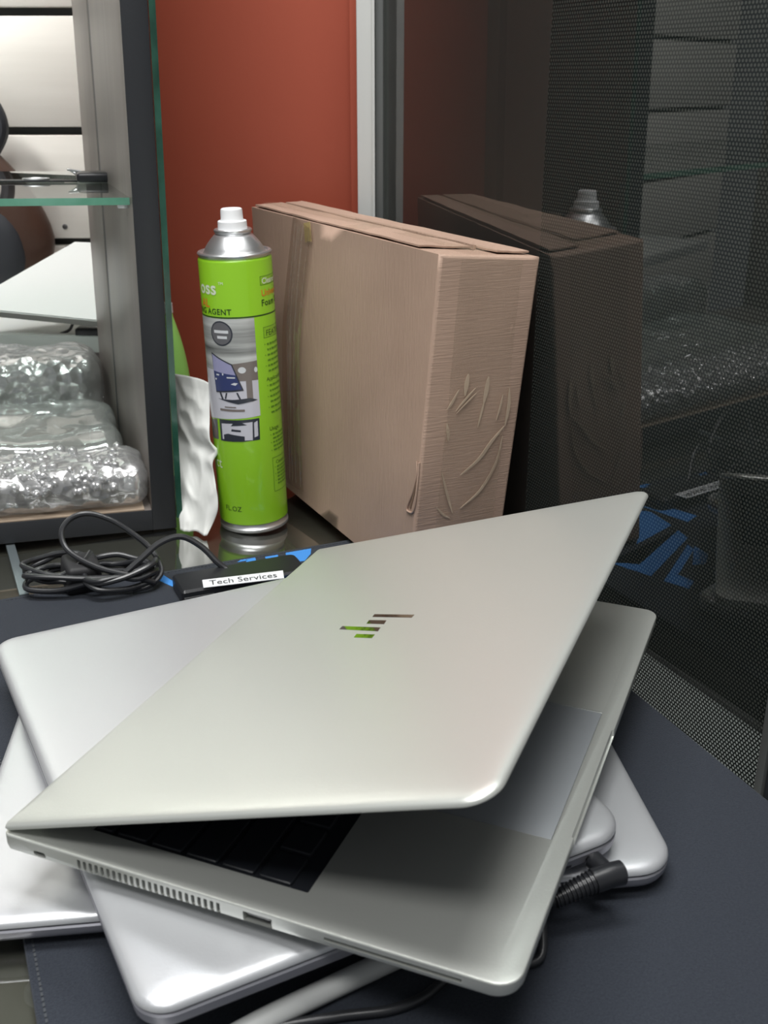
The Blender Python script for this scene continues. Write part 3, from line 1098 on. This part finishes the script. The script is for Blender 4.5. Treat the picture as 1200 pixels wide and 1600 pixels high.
bm = bmesh.new()
for k in faces:
    nu, nv = 14, 20
    g = [[bm.verts.new(on(k, i / nu, j / nv)) for j in range(nv + 1)] for i in range(nu + 1)]
    for i in range(nu):
        for j in range(nv):
            f = bm.faces.new((g[i][j], g[i + 1][j], g[i + 1][j + 1], g[i][j + 1]))
            f.material_index = 1 if k in ('end', 'far') else 0
bmesh.ops.remove_doubles(bm, verts=bm.verts, dist=0.0006)
bmesh.ops.recalc_face_normals(bm, faces=bm.faces)
bo = link('box_body', bm, ['card_side', 'card_end'], box, 50)
md = bo.modifiers.new('bevel', 'BEVEL')
md.width = 0.0022
md.segments = 3
md.limit_method = 'ANGLE'
md.angle_limit = radians(50)


def strip(name, face, pts, wdt, mat, off=0.0009, th=0.0004, jitter=0.0, seg=24):
    """band of tape along a path of (u,v) on a face, width in face-u or metres measured across"""
    bm = bmesh.new()
    path = smooth_path([on(face, u, v, off) for u, v in pts], seg // max(1, len(pts) - 1))
    n = fn[face]
    L_, R_ = [], []
    for i, p in enumerate(path):
        t = (path[min(i + 1, len(path) - 1)] - path[max(i - 1, 0)]).normalized()
        s = t.cross(n).normalized()
        w0 = wdt * 0.5
        if 'wrinkle' in name:
            w0 *= 0.15 + 0.85 * sin(pi * (i + 0.5) / len(path))
        j = jitter * noise.noise(Vector((i * 0.35, wdt * 100, 2)))
        L_.append(p + s * (w0 + j))
        R_.append(p - s * (w0 - j))
    top = [[bm.verts.new(a + n * th), bm.verts.new((a + b) / 2 + n * (th + abs(j_))), bm.verts.new(b + n * th)] for a, b, j_ in zip(L_, R_, [0.0003 * noise.noise(Vector((k * .5, 1, 1))) for k in range(len(L_))])]
    bot = [[bm.verts.new(a), bm.verts.new(b)] for a, b in zip(L_, R_)]
    for i in range(len(top) - 1):
        bm.faces.new((top[i][0], top[i + 1][0], top[i + 1][1], top[i][1]))
        bm.faces.new((top[i][1], top[i + 1][1], top[i + 1][2], top[i][2]))
        bm.faces.new((bot[i][0], bot[i + 1][0], top[i + 1][0], top[i][0]))
        bm.faces.new((bot[i][1], bot[i + 1][1], top[i + 1][2], top[i][2]))
    return link(name, bm, mat, box, 50)


# side face u runs from far end (0) to near edge (1)
strip('tape_strip', 'side', [(0.250, 0.03), (0.245, 0.3), (0.262, 0.6), (0.34, 0.992)], 0.040, 'tape_gloss', jitter=0.002)
for a, b, cc, wd in ((0.215, 0.225, 0.30, 0.0022), (0.262, 0.270, 0.345, 0.0016), (0.300, 0.300, 0.385, 0.0013), (0.235, 0.242, 0.322, 0.0012)):
    strip('tape_wrinkle', 'side', [(a, 0.05), (b, 0.35), (b + 0.02, 0.65), (cc, 0.985)], wd, 'tape_gloss', off=0.0014, th=0.0007)
strip('tape_strip', 'side', [(0.375, 0.935), (0.372, 0.965), (0.368, 0.996)], 0.013, 'tape_yellow', off=0.0012)
# top: u across (0 = side face edge), v along (0 near .. 1 far)
strip('tape_strip', 'top', [(0.02, 0.655), (0.5, 0.66), (0.98, 0.665)], 0.040, 'tape', jitter=0.002)
strip('tape_strip', 'top', [(0.50, 0.02), (0.52, 0.3), (0.50, 0.7), (0.50, 0.98)], 0.030, 'tape', off=0.0022)
strip('tape_strip', 'top', [(0.02, 0.40), (0.4, 0.44)], 0.020, 'tape', off=0.0028)
# end face u 0 = edge with side face, v up
strip('tape_strip', 'end', [(0.53, 0.03), (0.53, 0.35), (0.52, 0.7), (0.50, 0.99)], 0.050, 'tape', jitter=0.001)
for pts, wd in (([(0.37, 0.60), (0.375, 0.635), (0.385, 0.665)], 0.0030), ([(0.585, 0.57), (0.60, 0.615), (0.605, 0.655)], 0.0030), ([(0.55, 0.50), (0.575, 0.55), (0.59, 0.58)], 0.0014),
                ([(0.29, 0.555), (0.38, 0.590), (0.48, 0.622)], 0.0012), ([(0.30, 0.548), (0.40, 0.58), (0.50, 0.608)], 0.0009),
                ([(0.42, 0.355), (0.60, 0.40), (0.72, 0.455), (0.84, 0.50)], 0.0022), ([(0.84, 0.47), (0.80, 0.38), (0.66, 0.30), (0.46, 0.25)], 0.0018),
                ([(0.22, 0.37), (0.30, 0.30), (0.38, 0.235)], 0.0018), ([(0.20, 0.56), (0.24, 0.58), (0.30, 0.62)], 0.0016), ([(0.74, 0.52), (0.765, 0.56), (0.78, 0.60)], 0.0012), ([(0.20, 0.26), (0.28, 0.235), (0.36, 0.22)], 0.0014),
                ([(0.215, 0.52), (0.24, 0.49), (0.25, 0.465)], 0.0022), ([(0.84, 0.62), (0.86, 0.56), (0.85, 0.50)], 0.0022)):
    strip('tape_wrinkle', 'end', pts, wd * 1.25, 'tape_fold', off=0.0012, th=0.0003)
# flaps on the top: two thin corrugated boards with a gap between them
for (u0, u1, v0, v1, lift) in ((0.03, 0.56, 0.10, 0.98, 0.0), (0.64, 0.97, 0.03, 0.98, 0.0002)):
    bm = bmesh.new()
    nu, nv = 6, 20
    g = [[bm.verts.new(on('top', u0 + (u1 - u0) * i / nu, v0 + (v1 - v0) * j / nv, 0.0012 + lift + 0.0008 * noise.noise(Vector((i * .4, j * .4, u0 * 9))))) for j in range(nv + 1)] for i in range(nu + 1)]
    for i in range(nu):
        for j in range(nv):
            bm.faces.new((g[i][j], g[i + 1][j], g[i + 1][j + 1], g[i][j + 1]))
    ex = bmesh.ops.extrude_face_region(bm, geom=bm.faces[:])
    for v in [e for e in ex['geom'] if isinstance(e, bmesh.types.BMVert)]:
        v.co += fn['top'] * 0.0012
    link('flap', bm, 'card_side', box, 50)
# corrugated cut edge showing in the gap (zigzag flute)
bm = bmesh.new()
N_ = 70
for k in range(N_):
    v0_ = 0.10 + 0.50 * k / N_
    v1_ = 0.10 + 0.50 * (k + 0.55) / N_
    c = [on('top', 0.600, v0_, 0.0002), on('top', 0.625, v0_, 0.0002), on('top', 0.625, v1_, 0.0002), on('top', 0.600, v1_, 0.0002)]
    lo_ = [bm.verts.new(p) for p in c]
    hi_ = [bm.verts.new(p + fn['top'] * 0.0030) for p in c]
    bm.faces.new(hi_)
    for i in range(4):
        bm.faces.new((lo_[i], lo_[(i + 1) % 4], hi_[(i + 1) % 4], hi_[i]))
o = link('corrugated_edge', bm, 'card_side', box)
o['kind'] = 'stuff'
strip('flap_gap', 'top', [(0.572, 0.09), (0.585, 0.35), (0.58, 0.62)], 0.0028, 'card_inner', off=0.0006, th=0.0003)
# torn slot low on the near vertical edge
bm = bmesh.new()
loop = [(0.985, 0.400), (0.990, 0.36), (0.978, 0.30), (0.958, 0.245), (0.968, 0.235), (0.992, 0.250), (0.997, 0.33), (0.996, 0.400)]
tube(bm, [on('side', u, v, 0.0006) for u, v in loop], 0.0008, 8, 5)
link('torn_edge', bm, 'card_side', box)
strip('torn_slot', 'side', [(0.990, 0.395), (0.988, 0.33), (0.972, 0.248)], 0.0022, 'card_inner', off=0.0003, th=0.0002)

# ------------------------------------------------------------------ display cabinet at the left
ph = radians(17)
e = Vector((cos(ph), sin(ph), 0))
F = Vector((-0.1793, 0.8566, 0.0004))
zz = (Vector((0, 0, 1)) + e * 0.0209).normalized()
bvec = Vector((-sin(ph), cos(ph), 0))
exv = bvec.cross(zz).normalized()
rotC = Matrix((exv, bvec, zz)).transposed()
cab = thing('display_cabinet', 'grey-brown open display cabinet with charcoal front edges and glass shelf', 'cabinet', F, rotC)
# side panel splays a little towards the back
sp = math.tan(radians(3.6))


def shear(bm):
    for v in bm.verts:
        v.co.x -= sp * v.co.y
    return bm


def cpart(name, lo, hi, mat, bevel=0.0006, parent=None, do_shear=True):
    bm = bmesh.new()
    add_box(bm, lo, hi, bevel)
    if do_shear:
        shear(bm)
    return link(name, bm, mat, parent or cab)


cpart('side_panel', (-0.0192, 0.0012, 0.0), (0.0, 0.196, 0.80), 'wood_grey')
cpart('side_panel', (-0.0192, 0.210, 0.0), (0.0, 0.335, 0.80), 'wood_grey')
cpart('panel_groove', (-0.0188, 0.1962, 0.0), (-0.001, 0.2098, 0.80), 'charcoal', 0)
cpart('front_edge', (-0.0197, -0.0006, 0.0), (0.0, 0.0011, 0.80), 'charcoal', 0.0003)
cpart('bottom_panel', (-0.62, 0.0012, 0.0), (-0.0198, 0.335, 0.0178), 'wood_grey', do_shear=False)
cpart('front_edge', (-0.62, -0.0006, 0.0), (-0.0198, 0.0011, 0.0180), 'charcoal', 0.0003)
cpart('side_panel', (-0.640, -0.0006, 0.0), (-0.6205, 0.335, 0.80), 'wood_grey', do_shear=False)
cpart('top_panel', (-0.6195, -0.0006, 0.78), (-0.0198, 0.31, 0.80), 'wood_grey', do_shear=False)
cpart('glass_side', (0.0004, -0.0020, 0.0100), (0.0052, 0.31, 0.80), 'glass_clear', 0)
cpart('glass_edge', (0.0004, -0.0026, 0.0100), (0.0052, -0.0021, 0.80), 'glass_green', 0)
cpart('glass_shelf', (-0.60, 0.018, 0.2680), (-0.0205, 0.285, 0.2735), 'glass_shelf', 0, do_shear=False)
cpart('shelf_edge', (-0.60, 0.0170, 0.2680), (-0.0205, 0.0179, 0.2735), 'glass_green_light', 0, do_shear=False)
for yy in (0.03, 0.25):
    cpart('shelf_pin', (-0.0270 - sp * yy, yy, 0.2640), (-0.0192 - sp * yy, yy + 0.006, 0.2677), 'tin', 0.0005, do_shear=False)


def cw(x, y, z):
    return F + exv * x + bvec * y + zz * z


# small dark clip tool on the shelf
o = thing('key_tool', 'small thin black metal key tool lying on the glass shelf', 'tool', cw(-0.095, 0.16, 0.2737), rotC)
bm = bmesh.new()
add_box(bm, (-0.055, -0.006, 0.0004), (0.045, -0.001, 0.0018), 0.0004)
link('blade', bm, 'black_plastic', o)
bm = bmesh.new()
add_box(bm, (-0.052, 0.006, 0.0004), (0.030, 0.010, 0.0016), 0.0004)
link('blade', bm, 'black_plastic', o)
bm = bmesh.new()
add_box(bm, (0.040, -0.012, 0.0), (0.070, 0.014, 0.0085), 0.003, 3)
link('handle', bm, 'black_plastic', o)
bm = bmesh.new()
tube(bm, [(0.006 + 0.011 * cos(a * pi / 6), 0.002 + 0.006 * sin(a * pi / 6), 0.0025) for a in range(13)], 0.0009, 6, 3)
link('ring', bm, 'tin', o)
bm = bmesh.new()
tube(bm, [(0.040, 0.012, 0.006), (0.036, 0.014, 0.009), (0.034, 0.012, 0.0095), (0.038, 0.009, 0.009), (0.045, 0.006, 0.008)], 0.0012, 6, 5)
link('wire_loop', bm, 'tin', o)


# bubble-wrapped pack at the front of the cabinet floor
def pillow(name, lo, hi, mat, parent, rnd_=0.012, amp=0.002, freq=30, nx=60, ny=24, nz=10, seed=0, kind=None):
    """soft box with crinkled skin"""
    bm = bmesh.new()
    sx, sy, sz = [hi[i] - lo[i] for i in range(3)]
    c = Vector([(lo[i] + hi[i]) / 2 for i in range(3)])
    bmesh.ops.create_cube(bm, size=1)
    bmesh.ops.subdivide_edges(bm, edges=bm.edges[:], cuts=1)
    for ax, n in ((0, nx), (1, ny), (2, nz)):
        for k in range(1, n):
            t = -0.5 + k / n
            if abs(t) < 1e-4:
                continue
            bmesh.ops.bisect_plane(bm, geom=bm.verts[:] + bm.edges[:] + bm.faces[:], plane_co=[t if i == ax else 0 for i in range(3)], plane_no=[1 if i == ax else 0 for i in range(3)])
    half = Vector((sx / 2, sy / 2, sz / 2))
    r = min(rnd_, sz / 2, sy / 2)
    for v in bm.verts:
        p = Vector((v.co.x * sx, v.co.y * sy, v.co.z * sz))
        q = Vector([max(-(half[i] - r), min(half[i] - r, p[i])) for i in range(3)])
        d = p - q
        nrm = d.normalized() if d.length > 1e-7 else Vector((0, 0, 1 if p.z > 0 else -1))
        if d.length > 1e-7:
            p = q + nrm * r
        nn = noise.noise(p * freq + Vector((seed, 3, 7))) + 0.5 * noise.noise(p * freq * 2.7 + Vector((1, seed, 2)))
        if p.z < -half.z + 0.002:
            nn = abs(nn) * 0.2
        v.co = c + p + nrm * amp * nn
        v.co.z = max(v.co.z, lo[2])
    o_ = link(name, bm, mat, parent, 80)
    if kind:
        o_['kind'] = kind
    return o_


bp = thing('bubble_wrap_pack', 'bubble-wrapped pack along the front of the cabinet floor', 'package', cw(0, 0, 0.0182), rotC)
pillow('bubble_wrap', (-0.42, 0.000, 0.0012), (-0.0196, 0.072, 0.040), 'bubble', bp, 0.017, 0.0018, 90, 110, 20, 12, 3)
pillow('wrapped_device', (-0.40, 0.014, 0.008), (-0.040, 0.060, 0.030), 'pad_grey', bp, 0.006, 0.0003, 20, 8, 4, 4, 5)
bm = bmesh.new()
add_box(bm, (-0.42, 0.001, 0.0), (-0.026, 0.07, 0.0011))
link('cardboard_sheet', bm, 'tan_sheet', bp)
# individual bubbles catching the light on the wrap (one skin of bubbles)
bm = bmesh.new()
rb = random.Random(5)
proto_v = []
for k in range(300):
    x = -0.41 + rb.random() * 0.368
    a = rb.random() * pi * 0.75
    yb = 0.017 - 0.017 * cos(a) if a < pi / 2 else 0.017 + rb.random() * 0.045
    zb = 0.0225 + 0.0175 * sin(a) if a < pi / 2 else 0.040
    mtx = Matrix.Translation((x, yb, zb)) @ Matrix.Scale(0.0042 * (0.7 + 0.5 * rb.random()), 4)
    bmesh.ops.create_icosphere(bm, subdivisions=1, radius=1, matrix=mtx)
o = link('bubbles', bm, 'bubble', bp, 80)
o['kind'] = 'stuff'

pk = thing('bagged_device', 'dark flat device in a crinkled clear plastic bag behind the bubble wrap', 'package', cw(0, 0, 0.0182), rotC)
pillow('device', (-0.36, 0.085, 0.004), (-0.062, 0.215, 0.030), 'pad_grey', pk, 0.005, 0.0002, 10, 6, 6, 3, 2)
boxobj('device_edge', (-0.36, 0.0775, 0.010), (-0.066, 0.084, 0.026), 'pad_dark', pk, 0.002)
pillow('plastic_bag', (-0.40, 0.0735, 0.0012), (-0.036, 0.232, 0.040), 'bag', pk, 0.014, 0.0055, 26, 50, 30, 8, 11)
# sharp folds in the bag
rb = random.Random(12)
for k in range(22):
    x = -0.34 + rb.random() * 0.23
    y = 0.08 + rb.random() * 0.14
    a = rb.uniform(-0.6, 0.9)
    ln = rb.uniform(0.012, 0.05)
    z = 0.0405
    bm = bmesh.new()
    tube(bm, [(x, y, z), (x + ln * .5 * cos(a), y + ln * .5 * sin(a), z + 0.0022), (x + ln * cos(a), y + ln * sin(a), z + 0.0003)], 0.0009, 6, 4,
         radf=lambda t: 0.0003 + 0.0011 * sin(pi * t))
    link('bag_fold', bm, 'bubble', pk)

pk2 = thing('bagged_device', 'bag of clear bubble plastic at the back of the cabinet floor', 'package', cw(0, 0, 0.0182), rotC)
pillow('device', (-0.40, 0.252, 0.004), (-0.075, 0.325, 0.060), 'pad_grey', pk2, 0.008, 0.0002, 10, 6, 6, 3, 2)
pillow('plastic_bag', (-0.43, 0.236, 0.0012), (-0.0415, 0.332, 0.078), 'bubble', pk2, 0.024, 0.0045, 34, 50, 20, 14, 8)

# ------------------------------------------------------------------ recess behind the cabinet: shelf, white laptop, charger, bag
o = boxobj('recess_shelf', (-1.2, 1.20, 0.060), (-0.285, 1.345, 0.078), 'white_shell', None, 0.001)
tag(o, 'white shelf board fixed to the slat wall behind the cabinet', 'shelf')
TL = Vector((-0.3594, 1.275, 0.1850)); LLc = Vector((-0.466, 1.176, 0.128)); 
TR = TL + Vector((0.24, 0.02, -0.012)); LR = LLc + Vector((0.30, -0.0, -0.030))
wlp = thing('white_laptop', 'pale laptop lid propped at a slant on the shelf behind the cabinet', 'laptop', LLc)
bm = bmesh.new()
nn_ = (LR - LLc).cross(TL - LLc).normalized()
if nn_.z < 0:
    nn_ = -nn_
c4 = [LLc, LR, TR, TL]
lo_ = [bm.verts.new(p - LLc - nn_ * 0.011) for p in c4]
hi_ = [bm.verts.new(p - LLc) for p in c4]
for i in range(4):
    f = bm.faces.new((lo_[i], lo_[(i + 1) % 4], hi_[(i + 1) % 4], hi_[i]))
    f.material_index = 1
bm.faces.new(hi_)
bm.faces.new(lo_[::-1]).material_index = 1
bmesh.ops.bevel(bm, geom=bm.edges[:], offset=0.0012, segments=2, affect='EDGES')
link('lid', bm, ['white_shell', 'silver_warm'], wlp)
bm = bmesh.new()
c4 = [LLc + Vector((-0.1, 0.012, -0.030)), LR + Vector((0, 0.012, -0.010)), LR + Vector((-0.02, 0.13, -0.008)), LLc + Vector((-0.05, 0.13, -0.028))]
lo_ = [bm.verts.new(p - LLc + Vector((0, 0, -0.0175))) for p in c4]
hi_ = [bm.verts.new(p - LLc) for p in c4]
for i in range(4):
    bm.faces.new((lo_[i], lo_[(i + 1) % 4], hi_[(i + 1) % 4], hi_[i]))
bm.faces.new(hi_)
bm.faces.new(lo_[::-1])
link('base', bm, 'white_shell', wlp)

ch = thing('wall_charger', 'small black charger block with looped cord behind the plastic bags', 'charger', (-0.325, 1.205, 0.0785))
bm = bmesh.new()
add_box(bm, (-0.022, -0.012, 0.0), (0.030, 0.012, 0.022), 0.003, 3)
link('charger_block', bm, 'black_plastic', ch)
bm = bmesh.new()
tube(bm, [(0.010, 0, 0.018), (0.006, 0, 0.028), (-0.008, 0, 0.033), (-0.024, 0, 0.028), (-0.034, 0, 0.016), (-0.07, 0, 0.008), (-0.12, 0.0, 0.006)], 0.0017, 8, 6)
link('cord', bm, 'cable', ch)

bg_ = thing('leather_bag', 'rounded brown leather bag with dark front hanging on the slat wall', 'bag', (-0.470, 1.315, 0.205))
bm = bmesh.new()
bmesh.ops.create_uvsphere(bm, u_segments=40, v_segments=24, radius=1)
for v in bm.verts:
    z = v.co.z
    s = 1.0 - 0.42 * max(0, z) ** 1.3
    v.co = Vector((v.co.x * 0.076 * s, v.co.y * 0.030, z * (0.105 if z > 0 else 0.072) - 0.02))
link('bag_body', bm, 'leather', bg_)
bm = bmesh.new()
bmesh.ops.create_uvsphere(bm, u_segments=32, v_segments=18, radius=1)
for v in bm.verts:
    v.co = Vector((v.co.x * 0.058 - 0.012, v.co.y * 0.016 - 0.022, v.co.z * 0.062 - 0.035))
link('front_pocket', bm, 'dark_panel', bg_)
bm = bmesh.new()
tube(bm, [(0.012, 0, 0.070), (0.030, -0.002, 0.100), (0.022, 0, 0.128), (0.0, 0, 0.140), (-0.03, 0, 0.128), (-0.045, 0, 0.095), (-0.03, 0, 0.06)], 0.008, 10, 6)
link('handle', bm, 'dark_panel', bg_)

# ------------------------------------------------------------------ crumpled white sheet and green bottle
sh = thing('paper_sheet', 'crumpled white sheet standing between the cabinet and the green can', 'paper', (-0.16, 0.845, 0.0004))
bm = bmesh.new()
nu, nv = 34, 70
g = []
for i in range(nu + 1):
    row = []
    for j in range(nv + 1):
        u, v = i / nu, j / nv
        h = 0.004 + 0.123 * v
        xr = 0.0145 + 0.006 * sin(2.2 * v) * 0 + (0.0055 * math.exp(-((v - 0.22) / 0.2) ** 2)) + 0.0065 * math.exp(-((v - 0.56) / 0.05) ** 2)
        if v < 0.18:
            xr -= 0.006 * (1 - v / 0.18) ** 1.5
        xl = -0.024 + 0.009 * (1 - v) ** 2
        x = xl + (xr - xl) * u
        if v > 0.97:
            h += 0.003 * sin(u * 3.0)
        y = 0.004 * noise.noise(Vector((u * 2.1, v * 3.7, 1.3))) + 0.0030 * abs(noise.noise(Vector((u * 2 + v * 4, v * 4 - u * 2, 5.5)))) * 2 + 0.020 * v * v
        y += 0.0008 * abs(noise.noise(Vector((u * 6, v * 9 + u * 5, 8.5))))
        y += -0.012 * (1 - v) ** 3
        y += 0.036 * (1 - u) ** 1.3 * (0.30 + 0.70 * min(1, v * 1.6)) + 0.004
        row.append(bm.verts.new((x, y, h - 0.003)))
    g.append(row)
for i in range(nu):
    for j in range(nv):
        bm.faces.new((g[i][j], g[i + 1][j], g[i + 1][j + 1], g[i][j + 1]))
o = link('sheet', bm, 'paper', sh, 60)
md = o.modifiers.new('solid', 'SOLIDIFY')
md.thickness = 0.0003

gb = thing('green_bottle', 'light green rounded plastic bottle half hidden behind the cabinet side', 'bottle', (-0.2020, 1.000, 0.0004))
bm = bmesh.new()
prof = [(0.0145, 0.0), (0.0165, 0.002)]
for k in range(12):
    t = k / 11
    prof.append((0.0168 - 0.0118 * (t ** 1.8), 0.085 + 0.068 * t))
prof += [(0.0045, 0.157)]
lathe(bm, prof, 48)
link('bottle_body', bm, 'lime', gb)
bm = bmesh.new()
lathe(bm, [(0.0048, 0.157), (0.0052, 0.1575), (0.0050, 0.166), (0.004, 0.167)], 24)
link('bottle_cap', bm, 'nozzle', gb)

# ------------------------------------------------------------------ power brick with label, and coiled cable
br0 = Vector((-0.1471, 0.7035, 0))
ux = (Vector((-0.0640, 0.7400, 0)) - br0).normalized()
uy = Vector((-ux.y, ux.x, 0))
rotB = Matrix((ux, uy, Vector((0, 0, 1)))).transposed()
brick = thing('power_brick', 'flat black power brick with a white paper label on the mat', 'power brick', br0 + Vector((0, 0, ZM)), rotB)
bm = slab(0.098, 0.033, [(0, 0.001), (0.001, 0), (0.0095, 0), (0.0113, 0.0016)], (0.003, 0.008, 0.006, 0.003), 5)
link('case', bm, 'black_plastic', brick)
bm = bmesh.new()
add_box(bm, (0.0015, -0.0004, 0.0030), (0.024, 0.001, 0.0060), 0.0004)
link('indicator', bm, 'port_metal', brick)
# label quad in world -> local
lab = [Vector((-0.1323, 0.7098, 0)), Vector((-0.0746, 0.7261, 0)), Vector((-0.0767, 0.7396, 0)), Vector((-0.1353, 0.7228, 0))]
lab = [Vector(((p - br0).dot(ux), (p - br0).dot(uy), 0.01145)) for p in lab]
bm = bmesh.new()
lo_ = [bm.verts.new(p) for p in lab]
hi_ = [bm.verts.new(p + Vector((0, 0, 0.0003))) for p in lab]
bm.faces.new(hi_)
for i in range(4):
    bm.faces.new((lo_[i], lo_[(i + 1) % 4], hi_[(i + 1) % 4], hi_[i]))
stk = link('paper_label', bm, 'sticker', brick)
b2 = text_bm('Tech Services', 0.0125)
xs = [v.co.x for v in b2.verts]
ys = [v.co.y for v in b2.verts]
ax_ = lab[1] - lab[0]
ay_ = lab[3] - lab[0]
for v in b2.verts:
    a = 0.08 + 0.84 * (v.co.x - min(xs)) / (max(xs) - min(xs))
    b = 0.20 + 0.60 * (v.co.y - min(ys)) / (max(ys) - min(ys))
    v.co = lab[0] + ax_ * a + ay_ * b + Vector((0, 0, 0.0005))
link('lettering', b2, 'ink', stk)

cb = thing('coiled_cable', 'bundle of coiled black power cable tied beside the power brick', 'cable', (-0.225, 0.735, 0))
CB = Vector((-0.225, 0.735, 0))


def loops(name, cx, cy, rx, ry, n, seed, ang=0.0):
    rr = random.Random(seed)
    pts = []
    total = n * 12
    for k in range(total + 1):
        a = 2 * pi * k / 12
        lvl = k / total
        wob = 1 + 0.10 * sin(3 * a + seed) + 0.12 * (rr.random() - 0.5)
        x = cx + rx * wob * cos(a)
        y = cy + ry * wob * sin(a)
        z = ZM + 0.0030 + 0.012 * lvl + 0.004 * sin(a * 0.83 + seed) ** 2 + (0.004 * rr.random())
        c, s = cos(ang), sin(ang)
        dx, dy = x - cx, y - cy
        pts.append((cx + dx * c - dy * s - CB.x, cy + dx * s + dy * c - CB.y, z))
    bm = bmesh.new()
    tube(bm, pts, 0.0022, 10, 5)
    return link(name, bm, 'cable', cb)


loops('cable_coil', -0.2000, 0.7330, 0.026, 0.020, 3, 2, 0.25)
loops('cable_coil', -0.2460, 0.7420, 0.024, 0.020, 3, 5, 0.3)
loops('cable_coil', -0.2220, 0.7330, 0.045, 0.017, 2, 9, 0.22)
bm = bmesh.new()
tube(bm, [Vector(p) - CB for p in [(-0.172, 0.728, 0.010), (-0.187, 0.722, 0.018), (-0.212, 0.724, 0.024), (-0.2350, 0.733, 0.0330), (-0.2420, 0.742, 0.0440), (-0.2370, 0.750, 0.0520), (-0.2250, 0.754, 0.0550), (-0.2100, 0.756, 0.0500), (-0.1950, 0.756, 0.040), (-0.1780, 0.752, 0.026), (-0.1690, 0.740, 0.014), (-0.175, 0.728, 0.008), (-0.188, 0.722, 0.006)]], 0.0022, 10, 8)
link('cable_loop', bm, 'cable', cb)
bm = bmesh.new()
tube(bm, [Vector(p) - CB for p in [(-0.215, 0.722, 0.012), (-0.196, 0.722, 0.018), (-0.183, 0.733, 0.026), (-0.170, 0.745, 0.0345), (-0.155, 0.752, 0.0370), (-0.140, 0.752, 0.0290), (-0.128, 0.748, 0.0180), (-0.120, 0.746, 0.0120), (-0.113, 0.742, 0.0092)]], 0.0024, 10, 8)
link('cable_lead', bm, 'cable', cb)
bm = bmesh.new()
add_box(bm, (-0.016, -0.015, 0.0026), (0.010, 0.012, 0.026), 0.004, 3)
o = link('cable_tie', bm, 'rubber', cb)
o.location = (-0.004, 0.004, 0.0)
o.rotation_euler = (0.15, 0.1, 0.5)
